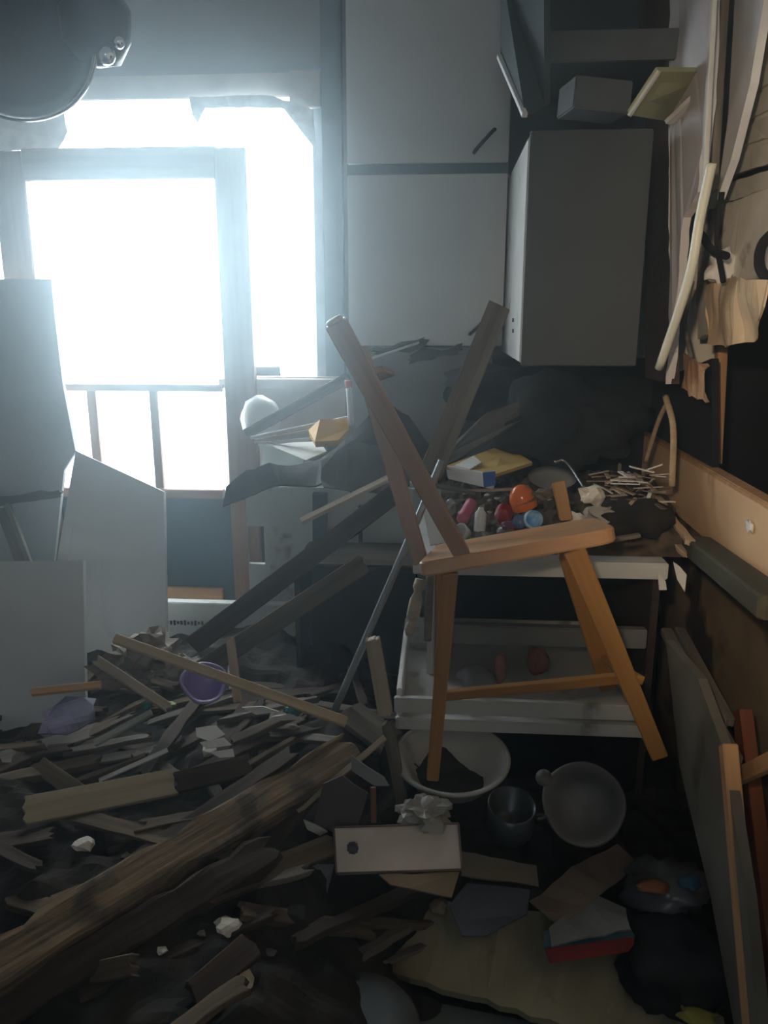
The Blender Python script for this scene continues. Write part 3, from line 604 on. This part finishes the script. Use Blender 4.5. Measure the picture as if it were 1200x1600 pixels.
lathe('white_bottle', [(0, 0), (.015, 0), (.016, .005), (.016, .05), (.008, .06), (.008, .066), (0, .066)], PY(749, 830, 2.08), (.05, .1, 1), mat('bright_white', (.9, .9, .9), .15, None, 4, 0), 'glossy bright white bottle beside the pink bottle', 'bottle')
lathe('white_cup', [(0, 0), (.017, 0), (.021, .03), (.019, .03), (.015, .004), (0, .004)], PY(728, 835, 2.06), (-.5, -.6, .5), plastic_w, 'little white cup lying below the pink bottle', 'cup')
lathe('green_bead', [(0, 0), (.009, 0), (.009, .008), (0, .008)], PY(734, 846, 2.04), (0, -.6, 1), mat('lime', (.25, .65, .05), .4, None, 4, 0), 'tiny lime green bead below the white cup', 'cap')
gl = mat('clear_glass', (.8, .82, .82), .08, None, 4, 0, trans=.8)
lathe('glass_jar', [(0, 0), (.024, 0), (.026, .01), (.024, .05), (.022, .05), (.022, .006), (0, .006)], PY(782, 838, 2.08), (.8, -.3, .4), gl, 'clear glass jar lying between the bottles and red packet', 'jar')
lathe('glass_tumbler', [(0, 0), (.018, 0), (.022, .05), (.02, .05), (.016, .006), (0, .006)], PY(762, 842, 2.05), (-.3, -.8, .2), gl, 'clear tumbler lying by the bright white bottle', 'tumbler')
r1 = random.Random(4)
for i in range(26):
    x = r1.uniform(700, 960); y = r1.uniform(768, 822); Yc = 2.5-(y-760)*.0062
    sz = r1.uniform(.006, .016)
    blob('counter_crumb', PZ(x, y, ctz+.05), (sz, sz*.8, sz*.5), r1.choice([paper_w, plaster, grey_wood, plastic_w, lath_pale]), 'small pale crumb of plaster or paper among the bottles on the counter', 'crumb', group='crumbs among the bottles on the counter', amp=.7, flat=True, sub=1)
rd = mat('dark_red', (.35, .03, .03), .4, (.2, .015, .02), 12, .1)
blob('red_packet', PY(787, 803, 2.12), (.022, .02, .03), rd, 'dark red crumpled packet left of the orange jar', 'packet', amp=.4)
blob('red_packet', PY(800, 822, 2.07), (.03, .02, .012), mat('navy_red', (.14, .03, .06), .4), 'flat maroon packet under the blue patterned cup', 'packet', amp=.4)
blob('silver_ball', PY(757, 836, 2.03), (.010, .010, .010), metal_m, 'tiny shining metal ball by the chair seat edge', 'ball', amp=.0)
plank('wood_block', PY(872, 752, 2.12), PY(884, 812, 2.10), .035, .025, chair_wood, 'short brown wood block standing right of the orange jar', 'block', up=(0, -1, 0), rag=.004)
for p, s, lb, m_ in [((925, 775), (.035, .03, .03), 'grey stone chunk behind the crumpled paper on the counter', plaster), ((945, 802), (.055, .03, .025), 'crumpled off white paper by the chair seat front', mat('grey_paper', (.42, .40, .35), .8)),
                 ((900, 808), (.022, .02, .015), 'small pale chip at the front edge of the chair seat', plaster), ((850, 772), (.03, .02, .015), 'small brown stone right of the orange jar', grey_wood)]:
    blob('plaster_chunk', PY(*p, 2.15), s, m_, lb, 'chunk', amp=.7, freq=1.8, flat=True, sub=2)
plank('thin_stick', PY(690, 768, 2.3), PY(812, 764, 2.2), .012, .008, lath_pale, 'thin pale stick lying in front of the yellow white carton', 'stick')
plank('thin_stick', PY(655, 755, 2.3), PY(745, 770, 2.25), .03, .008, grey_wood, 'flat grey stick lying left of the thin pale stick', 'stick')
plank('flat_stick', PY(930, 848, 2.05), PY(1000, 836, 2.05), .02, .01, grey_wood, 'short grey stick under the front end of the chair seat', 'stick')
sheet('white_triangle', [PY(660, 792, 2.1), PY(667, 790, 2.1), PY(697, 848, 2.0), PY(672, 852, 2.0)], .004, plastic_w, 'bright white plastic triangle between the two chair back posts', 'plastic piece')
for i in range(80):
    a = PY(rnd.uniform(940, 1030), rnd.uniform(735, 792), rnd.uniform(2.15, 2.5)); dl_ = Vector((rnd.uniform(-.07, .07), rnd.uniform(-.07, .03), rnd.uniform(-.012, .022)))
    plank('straw_splinter', a, a+dl_, rnd.uniform(.005, .016), .003, rnd.choice([lath_pale, raw_pine, grey_wood, paper_w]), 'dry straw like splinter heaped at the right end of counter', 'splinter', group='splinters heaped at the right end of the counter', rag=.004, n=3)
blob('rubble_heap', PY(990, 805, 2.2), (.10, .12, .05), rubble, 'dark rubble heap under the splinters at the counter end', 'rubble heap', amp=.5)
sheet('torn_paper', [PY(1052, 878, 1.9), PY(1062, 885, 1.9), PY(1073, 898, 1.9), PY(1070, 925, 1.9), PY(1058, 905, 1.9)], .003, paper_w, 'bright torn paper scrap at the right end of the worktop', 'paper', rag=.002)
sheet('torn_paper', [PY(1028, 895, 1.93), PY(1040, 908, 1.93), PY(1042, 922, 1.93), PY(1030, 922, 1.93)], .003, paper_w, 'small pale paper scrap hanging left of the bright one', 'paper', rag=.002)

# ------------------------------------------------------------------ floor debris
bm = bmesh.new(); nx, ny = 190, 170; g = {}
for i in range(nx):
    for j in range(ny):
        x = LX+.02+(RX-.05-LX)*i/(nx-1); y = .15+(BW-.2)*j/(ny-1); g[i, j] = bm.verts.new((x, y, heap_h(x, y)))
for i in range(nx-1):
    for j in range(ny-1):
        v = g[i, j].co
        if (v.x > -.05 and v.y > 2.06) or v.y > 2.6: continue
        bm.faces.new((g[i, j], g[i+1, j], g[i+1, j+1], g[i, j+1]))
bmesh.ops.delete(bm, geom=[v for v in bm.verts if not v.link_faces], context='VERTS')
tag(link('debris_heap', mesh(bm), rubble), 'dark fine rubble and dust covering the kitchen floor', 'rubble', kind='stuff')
def deb(name, a, b, wd, th, m_, lb, cat, la=.01, lb_=.01, up=(0, 0, 1), **k):
    return plank(name, G(*a, la), G(*b, lb_), wd, th, m_, lb, cat, up=up, **k)
vt = (0, -.6, .8)
deb('weathered_timber', (-60, 1545), (545, 1178), .085, .06, mat('mottled_beam', (.26, .18, .105), .9, (.11, .07, .04), 5, .5, grain=True, spots=((.07, .045, .028), 12, .55)), 'long thick weathered beam crossing the pile from lower left', 'beam', .08, .10, up=vt, rag=.02, wob=.014)
deb('dark_timber', (-60, 1620), (420, 1330), .06, .04, dark_wood, 'long dark beam lying just below the thick weathered beam', 'beam', .05, .05, up=vt, rag=.02, wob=.014)
deb('pale_board', (38, 1268), (272, 1222), .062, .014, mat('tan_board', (.40, .33, .22), .8, (.30, .24, .15), 4, .15, grain=True), 'tan flat board with rounded end on the left of pile', 'board', .05, .06, up=vt, rag=.006)
deb('dark_board', (272, 1224), (390, 1195), .05, .014, dark_wood, 'dark board continuing right from the tan flat board', 'board', .05, .06, up=vt, rag=.01)
plank('long_pale_lath', PY(178, 997, 1.75), PY(540, 1128, 1.66), .024, .014, raw_pine, 'long clean pine lath lying across the top of pile', 'lath', up=vt, rag=.004)
plank('white_lath', PY(152, 1032, 1.72), PY(264, 1106, 1.68), .022, .014, lath_pale, 'short whitish lath leaning below the long clean pine lath', 'lath', up=vt, rag=.01)
plank('pale_green_strip', PY(148, 1162, 1.62), PY(237, 1113, 1.66), .015, .010, mat('mint_strip', (.42, .46, .40), .6), 'short pale green strip left of the black white rag', 'strip', up=vt)
plank('thin_white_strip', PY(155, 1220, 1.55), PY(262, 1172, 1.62), .010, .006, white_wood, 'thin white strip just above the tan flat board', 'strip', up=vt)
plank('orange_lath', PY(50, 1082, 1.70), PY(160, 1070, 1.72), .018, .012, studs, 'short orange brown lath in front of the left grey panel', 'lath', up=vt, rag=.006)
plank('upright_lath', PY(360, 1000, 1.95), PY(372, 1098, 1.85), .022, .014, raw_pine, 'short upright pine lath crossing behind the long clean lath', 'lath', up=(0, -1, 0), rag=.004)
plank('round_post', PY(582, 998, 1.72), PY(603, 1115, 1.70), .034, .03, lath_pale, 'upper broken length of pale post left of the drawer', 'post', up=(0, -1, 0), rag=.003)
plank('round_post', PY(606, 1130, 1.66), PY(634, 1285, 1.62), .030, .028, grey_wood, 'lower slanting length of post left of the white bowl', 'post', up=(0, -1, 0), rag=.004, taper=.8)
plank('thin_pale_stick', PY(465, 1268, 1.5), PY(602, 1152, 1.6), .012, .010, lath_pale, 'thin pale stick rising toward the post left of bowl', 'stick', up=vt)
deb('brown_plank', (320, 1400), (520, 1320), .045, .02, old_wood, 'short brown plank right of the dark beam', 'plank', .04, .05, up=vt, rag=.012)
deb('brown_plank', (60, 1195), (160, 1265), .04, .02, old_wood, 'short brown plank passing under the tan flat board', 'plank', .02, .02, up=vt, rag=.012)
deb('grey_plank', (0, 1190), (160, 1140), .05, .02, grey_wood, 'grey plank lying below the purple hazed plastic sheet', 'plank', .03, .03, up=vt, rag=.012)
deb('wide_plank', (540, 1110), (610, 1160), .10, .015, grey_wood, 'wide grey plank under the end of the long lath', 'plank', .05, .05, rag=.01)
deb('lower_plank', (150, 1520), (210, 1508), .035, .02, old_wood, 'short brown offcut near the lower left corner', 'offcut', .03, .03, up=vt, rag=.01)
deb('lower_plank', (300, 1560), (390, 1480), .05, .02, dark_wood, 'dim brown offcut left of the grey curved panel', 'offcut', .03, .03, up=vt, rag=.01)
# purple container
pp = mat('purple_plastic', (.36, .28, .62), .25, (.27, .2, .5), 4, 0)
k = root('purple_tub', PY(318, 1075, 1.75), 'translucent purple oval tub lying in the pile', 'tub')
lathe('tub_body', [(0, -.03), (.035, -.03), (.05, .0), (.052, .018), (.047, .018), (.044, 0), (.03, -.024), (0, -.024)], PY(318, 1072, 1.75), (.30, -.55, .80), pp, parent=k, wob=.10)
lathe('rim', [(.050, .014), (.056, .016), (.056, .021), (.050, .021), (.050, .014)], PY(318, 1072, 1.75), (.30, -.55, .80), mat('purple_light', (.40, .34, .60), .3, None, 4, 0), parent=k, wob=.10)
sheet('purple_film', [PY(x, y, Y) for x, y, Y in [(62, 1100, 1.75), (100, 1078, 1.8), (150, 1090, 1.8), (150, 1130, 1.72), (105, 1155, 1.68), (60, 1150, 1.68)]], .003, mat('purple_film', (.12, .10, .16), .4, None, 5, .2), 'dim mauve crumpled plastic sheet below the left grey panel', 'plastic sheet', rag=.008, sub=3, bow=.05)
teal = mat('teal_plastic', (.01, .16, .15), .4, None, 4, 0)
blob('teal_scrap', PY(458, 1110, 1.7), (.022, .015, .010), teal, 'small teal scrap beside the end of the long lath', 'scrap', amp=.4)
blob('teal_scrap', PY(228, 1103, 1.72), (.012, .01, .012), teal, 'tiny dark teal scrap behind the short whitish lath', 'scrap', amp=.4)
blob('lime_scrap', PY(268, 1101, 1.69), (.012, .01, .006), mat('lime_dull', (.25, .33, .06), .5), 'tiny lime scrap at the lower end of whitish lath', 'scrap', amp=.5)
# crumpled material behind the laths
for p, s, lb in [((235, 1010), (.06, .05, .035), 'crumpled grey beige paper behind the long clean lath'), ((195, 1045), (.07, .05, .05), 'dim crumpled brown paper under the grey beige paper'), ((268, 1040), (.04, .04, .03), 'darker crumpled paper left of the purple oval tub')]:
    blob('crumpled_paper', PY(*p, 1.85), s, mat('dusty_paper', (.30, .26, .21), .85, (.16, .13, .10), 14, .5), lb, 'crumpled paper', amp=.9, freq=2.4, sub=3, flat=True)
for pts, lb in [([(306, 1138), (338, 1134), (352, 1148), (330, 1160), (308, 1152)], 'upper pale piece of the torn white rag left of the beam top'),
                ([(312, 1160), (350, 1152), (362, 1164), (322, 1170)], 'middle pale strip of the torn white rag left of the beam top'),
                ([(328, 1176), (364, 1170), (366, 1182), (344, 1184)], 'lowest pale piece of the torn white rag left of the beam top')]:
    sheet('white_rag_piece', [PY(x, y, 1.6-(y-1138)*.0012) for x, y in pts], .003, paper_w, lb, 'rag', rag=.003, sub=2, bow=.012)
for pts, m_, lb in [([(378, 1106), (410, 1104), (436, 1112), (400, 1117)], paper_w, 'flat whitish scrap under the long clean lath, left one'),
                    ([(424, 1122), (452, 1117), (472, 1124), (440, 1128)], white_wood, 'flat greyish scrap under the long clean lath, right one')]:
    sheet('white_scrap', [PY(x, y, 1.68) for x, y in pts], .003, m_, lb, 'scrap', rag=.002, sub=1, bow=.01)
# paper and package in the centre
for pts, m_, lb in [([(548, 1180), (600, 1215), (608, 1228), (585, 1228), (550, 1205)], mat('grey_card', (.30, .31, .31), .7), 'grey card tongue below the thin pale stick'),
                   ([(474, 1282), (495, 1290), (512, 1300), (500, 1306), (480, 1296)], paper_w, 'small white curl of paper left of the bag'),
                   ([(505, 1225), (535, 1212), (575, 1240), (560, 1290), (520, 1300), (490, 1285)], mat('mauve_card', (.13, .10, .10), .8), 'dark mauve card behind the paper bag')]:
    sheet('card_scrap', [PY(x, y, 1.50) for x, y in pts], .004, m_, lb, 'card', rag=.003)
blob('crumpled_foil', PY(665, 1270, 1.50), (.055, .04, .028), mat('foil', (.38, .36, .32), .5, None, 10, .6), 'crumpled grey foil between the bag and the bowl', 'foil', amp=.8, freq=2.3, flat=True)
plank('red_stick', PY(583, 1230, 1.5), PY(584, 1285, 1.48), .012, .010, mat('red_brown_stick', (.22, .09, .05), .7), 'tiny red brown upright stick above the paper bag', 'stick', up=(0, -1, 0))
pb = root('paper_bag', PY(620, 1365, 1.42), 'creased pinkish white paper bag with small grey emblem', 'bag')
bagm = mat('bag_paper', (.80, .70, .61), .8, (.62, .53, .45), 7, .4)
q = [PY(522, 1292, 1.47), PY(716, 1286, 1.47), PY(722, 1358, 1.40), PY(526, 1364, 1.40)]
sheet('bag_front', q, .02, bagm, parent=pb, sub=3, bow=.012)
e_ = .006
for a, b in ((0, 1), (1, 2), (2, 3), (3, 0)):
    tube('hem', [q[a]+Vector((0, -.004, .002)), q[b]+Vector((0, -.004, .002))], .0022, mat('hem_brown', (.22, .16, .13), .8), parent=pb, n=6)
p = PY(551, 1325, 1.428); bm = bmesh.new()
for i in range(9):
    a = i*2*PI/9; bx(bm, (.008*math.cos(a), 0, .010*math.sin(a)), (.008, .004, .008))
bx(bm, (0, 0, 0), (.012, .005, .014)); link('emblem', mesh(bm), mat('emblem_grey', (.13, .13, .15), .8), pb, Matrix.Translation(p))
sheet('card_piece', [PY(592, 1366, 1.38), PY(718, 1362, 1.40), PY(706, 1402, 1.36), PY(640, 1388, 1.36), (PY(610, 1382, 1.36))], .006, mat('tan_card', (.36, .27, .18), .8), 'tan card piece poking out beneath the paper bag', 'card', rag=.003)
sheet('brown_card', [PY(716, 1330, 1.45), PY(838, 1352, 1.48), PY(842, 1385, 1.44), (PY(722, 1368, 1.42))], .006, mat('olive_card', (.19, .16, .11), .8), 'olive brown card strip right of the paper bag', 'card', rag=.003)
# bowls and pots
bw = PY(706, 1184, 1.70)
B_ = root('white_bowl', bw-Vector((0, 0, .08)), 'large white enamel bowl holding one leg of the chair', 'bowl')
enam = mat('enamel', (.50, .50, .46), .3, (.42, .42, .39), 5, .02, spots=((.14, .11, .08), 7, .62))
lathe('bowl_body', [(0, -.085), (.06, -.085), (.10, -.05), (.128, -.005), (.136, 0), (.136, .004), (.126, .003), (.096, -.045), (.058, -.078), (0, -.078)], bw, (0, -.12, 1), enam, parent=B_, n=56)
lathe('bowl_rim', [(.130, -.003), (.139, -.001), (.140, .006), (.132, .007), (.130, -.003)], bw, (0, -.12, 1), enam, parent=B_, n=56)
blob('bowl_dirt', bw+Vector((.01, 0, -.066)), (.075, .06, .014), rubble, 'dark dirt lying in the bottom of the white bowl', 'dirt', amp=.4)
pw = PY(912, 1256, 1.55)
k = root('grey_basin', pw, 'dull grey basin tipped toward the camera under the chair', 'basin')
bs = mat('basin_grey', (.17, .165, .16), .5, (.10, .095, .09), 5, .05)
lathe('basin_body', [(0, -.07), (.045, -.07), (.07, -.04), (.086, 0), (.09, .002), (.084, .004), (.066, -.035), (.042, -.062), (0, -.062)], pw, (-.12, -.62, .55), bs, parent=k, n=48, wob=.03)
lathe('basin_lip', [(0, 0), (.016, 0), (.018, .006), (0, .008)], PY(850, 1216, 1.53), (-.1, -.7, .6), bs, parent=k, n=20)
pt = PY(798, 1272, 1.56)
k = root('metal_pot', pt, 'dark metal pot with one bright reflection left of basin', 'pot')
lathe('pot_body', [(0, -.05), (.048, -.05), (.052, -.044), (.054, .03), (.05, .03), (.048, -.04), (0, -.044)], pt, (.05, -.25, 1), dull_metal, parent=k)
tube('pot_handle', [pt+Vector((.054, -.01, .01)), pt+Vector((.075, -.02, .012)), pt+Vector((.054, -.03, .01))], .004, dull_metal, parent=k)
# foreground right
k = sheet('cream_board', [PZ(x, y, z) for x, y, z in [(600, 1515, .22), (625, 1405, .24), (700, 1408, .26), (850, 1425, .26), (960, 1475, .25), (1130, 1590, .24), (1150, 1680, .22), (905, 1608, .21), (760, 1560, .21), (640, 1530, .22)]], .018, cream_ply,
      'large dirty cream board lying in the lower right foreground', 'board', rag=.006, sub=2, bow=.006)
blob('plaster_lump', PZ(686, 1416, .27), (.02, .02, .015), mat('tan_card', (.4,)*3), 'small tan lump at the top corner of the cream board', 'lump', amp=.4)
sheet('slate_piece', [PZ(x, y, z) for x, y, z in [(702, 1415, .30), (730, 1380, .33), (828, 1390, .32), (824, 1428, .29), (760, 1462, .28), (722, 1462, .28)]], .008, mat('slate', (.13, .14, .17), .6), 'grey blue slate piece lying on the cream board', 'slate', rag=.004)
for pts, c_, lb in [([(828, 1400), (925, 1340), (965, 1318), (1000, 1345), (940, 1395), (880, 1445)], (.23, .17, .13), 'pinkish brown paper sheet folded over the carton'),
                   ([(858, 1448), (935, 1400), (978, 1415), (985, 1455), (900, 1475), (862, 1480)], (.24, .25, .24), 'pale grey paper lying on the red edged carton')]:
    sheet('paper_sheet', [PZ(x, y, .34) for x, y in pts], .004, mat('paper%d' % len(lb), c_, .8, None, 6, .2), lb, 'paper', rag=.004, sub=2, bow=.02)
k = root('red_carton', PZ(920, 1490, .28), 'flat carton with red front edge and blue top', 'carton')
sheet('front', [PZ(852, 1482, .31), PZ(990, 1464, .31), PZ(994, 1486, .29), PZ(862, 1505, .29)], .012, mat('carton_red', (.30, .015, .015), .5, None, 4, .05), parent=k)
sheet('top', [PZ(850, 1480, .312), PZ(850, 1455, .318), PZ(975, 1432, .318), PZ(992, 1462, .312)], .01, mat('carton_teal', (.05, .15, .22), .5, (.12, .2, .24), 5, .05), parent=k)
kk = PZ(1040, 1385, .34)
k = root('plastic_bag', kk, 'dim clear plastic bag with orange and blue contents at right', 'bag')
blob('bag_body', kk, (.085, .07, .05), mat('bag_plastic', (.12, .12, .13), .3, (.05, .05, .05), 8, .5), parent=k, amp=.5, freq=2)
blob('orange_print', PZ(1022, 1385, .385), (.035, .02, .008), mat('dull_orange', (.30, .12, .05), .6), parent=k, amp=.5)
blob('blue_print', PZ(1078, 1378, .385), (.022, .02, .010), mat('dull_blue', (.04, .14, .22), .5), parent=k, amp=.5)
blob('black_sack', PZ(1050, 1500, .27), (.10, .13, .06), mat('black_cloth', (.02,)*3), 'black sack slumped right of the red edged carton', 'sack', amp=.4, sub=4)
blob('yellow_scrap', PZ(1090, 1588, .28), (.035, .02, .010), mat('dull_yellow', (.30, .28, .05), .6), 'dull yellow scrap at the bottom right of cream board', 'scrap', amp=.5)
# foreground left
sheet('curved_grey_panel', [PZ(x, y, z) for x, y, z in [(452, 1350, .40), (522, 1350, .40), (505, 1420, .36), (450, 1500, .30), (400, 1590, .26), (350, 1620, .24), (385, 1530, .29), (420, 1440, .35)]], .02, mat('grey_enamel', (.25, .265, .265), .5, (.2, .21, .21), 4, .05),
      'smooth grey panel slanting down left of the dark hole', 'panel')
plank('brown_post', PZ(470, 1450, .34), PZ(478, 1640, .22), .036, .03, chair_wood, 'dim orange brown post right of the smooth grey panel', 'post', up=(0, -1, .3))
blob('dark_bag', PZ(560, 1440, .25), (.09, .10, .05), mat('dark_brown_cloth', (.035, .026, .022), .9, None, 10, .4), 'dark brown bag slumped below the paper bag', 'bag', amp=.4, sub=4)
gb = PZ(570, 1600, .24)
lathe('grey_bowl', [(0, .05), (.05, .048), (.085, .03), (.10, 0), (.105, -.004), (.10, -.006), (0, -.006)], gb, (0, -.1, 1), mat('blue_grey_enamel', (.18, .21, .22), .35, None, 4, .02), 'blue grey upturned bowl at the bottom centre', 'bowl', n=48)
sheet('teal_board', [PZ(x, y, .16) for x, y in [(650, 1560), (900, 1610), (880, 1680), (650, 1680)]], .015, mat('dull_teal_board', (.15, .18, .165), .7), 'dull grey green board below the cream board', 'board')
blob('cyan_scrap', G(248, 1388, .01), (.016, .016, .012), mat('dull_cyan', (.06, .13, .14), .5), 'small cyan scrap in the dark below the dark beam', 'scrap', amp=.4)
for p, lb in [((355, 1290, ), 'round pale stone left of the beam, below the dark board'), ((130, 1320), 'pale stone lying left of the thick beam'), ((355, 1447), 'small pale chip in the dark middle foreground'), ((345, 1335), 'light chip just right of the thick beam'), ((370, 1320), 'orange tinged chip right of the thick beam')]:
    blob('stone_chip', G(*p, .01), (.022, .018, .012), plaster if 'pale' in lb else old_wood, lb, 'stone', amp=.6, flat=True, sub=2)

def pix(p):
    q = RM.transposed() @ (Vector(p)-CAM); return 600+F*q.x/-q.z, 800-F*q.y/-q.z
MARKS = [((300, 1360), 'beside the middle of the thick weathered beam'), ((80, 1500), 'beside the lower left end of the weathered beam'), ((480, 1210), 'beside the upper end of the weathered beam'),
         ((150, 1245), 'around the tan flat board'), ((318, 1075), 'around the purple tub'), ((100, 1110), 'around the mauve plastic sheet at far left'), ((320, 1160), 'around the torn white rag'),
         ((460, 1110), 'near the teal scrap and lath end'), ((620, 1320), 'around the creased paper bag'), ((430, 1480), 'around the smooth grey slanting panel'), ((300, 1560), 'in the dark at the bottom left foreground'),
         ((40, 1340), 'along the left picture edge under the tan board'), ((620, 1500), 'around the dark brown bag'), ((820, 1480), 'by the cream board on the right'), ((235, 1020), 'around the crumpled beige paper')]
def zone(p):
    a, b = pix(p); return min(MARKS, key=lambda m: (m[0][0]-a)**2+(m[0][1]-b)**2)[1]
def relabel(things, what, where, longest=True):
    z = {}
    for o, p, L_ in things: z.setdefault(zone(p), []).append((L_, o))
    for k, v in z.items():
        v.sort(key=lambda t: -t[0]); v2 = [o for _, o in v]
        words = ['longest', 'second longest', 'shortest'] if longest else ['largest', 'second largest', 'smallest']
        def put(o, adj): o['label'] = '%s %s %s' % (adj, what, k)
        if len(v2) == 1: put(v2[0], 'single'); v2[0]['group'] = where; continue
        for n_, o in enumerate(v2):
            if n_ < 2: put(o, words[n_])
            elif n_ == len(v2)-1: put(o, words[2])
            else: put(o, 'middling')
            o['group'] = where+(', middling ones '+k if 2 <= n_ < len(v2)-1 else '')
# countless-looking but countable: loose laths and chips over the heap
kinds = [('broken_lath', dark_wood, 'broken dark brown lath lying in the floor debris', 'dark brown laths in the floor debris', .02, .05, .15, .5, 70),
         ('weathered_lath', old_wood, 'broken weathered brown lath lying in the floor debris', 'weathered brown laths in the floor debris', .015, .045, .12, .4, 60),
         ('grey_lath', grey_wood, 'broken grey lath lying in the floor debris', 'grey laths in the floor debris', .015, .04, .1, .35, 40)]
r0 = random.Random(21)
for nm, m_, lb, gp, w0, w1, l0, l1, n in kinds:
    made = []
    for i in range(n):
        for _ in range(30):
            x = r0.uniform(-1.75, .05) if r0.random() < .85 else r0.uniform(.05, .5); y = r0.uniform(.75, 2.25)
            if x > .0 and y > 1.35: continue
            if y < 1.35 and r0.random() < .7: continue
            qx, qy = pix((x, y, heap_h(x, y)))
            if 470 < qx < 860 and 1130 < qy < 1430: continue
            break
        ang = r0.gauss(.55, .45) if r0.random() < .75 else r0.uniform(-1.4, 1.4); Ln = r0.uniform(l0, l1)*(.6 if x > 0 else 1)
        dx, dy = math.cos(ang)*Ln/2, math.sin(ang)*Ln/2
        wd = r0.uniform(w0, w1); lift = r0.uniform(-.005, .03)
        p0 = Vector((x-dx, y-dy, heap_h(x-dx, y-dy)+lift)); p1 = Vector((x+dx, y+dy, heap_h(x+dx, y+dy)+lift+r0.uniform(0, .03)))
        made.append((plank(nm, p0, p1, wd, r0.uniform(.008, .02), m_, lb, 'lath', group=gp, rag=.015, n=6, wob=.008), (x, y, p0.z), Ln))
    relabel(made, lb.split(' lying')[0], gp)
chips = []
for i in range(70):
    x = r0.uniform(-1.7, .5); y = r0.uniform(.8, 2.2)
    if x > 0 and y > 1.5: continue
    s = r0.uniform(.008, .026)
    c_ = blob('rubble_chip', (x, y, heap_h(x, y)+s*.3), (s, s*r0.uniform(.6, 1), s*.6), r0.choice([plaster, old_wood, grey_wood, rubble]), 'small rough chip of rubble in the floor debris', 'chip', group='small chips in the floor debris', amp=.7, flat=True, sub=1)
    chips.append((c_, (x, y, .3), s))
relabel(chips, 'rough chip of rubble', 'small chips in the floor debris', False)
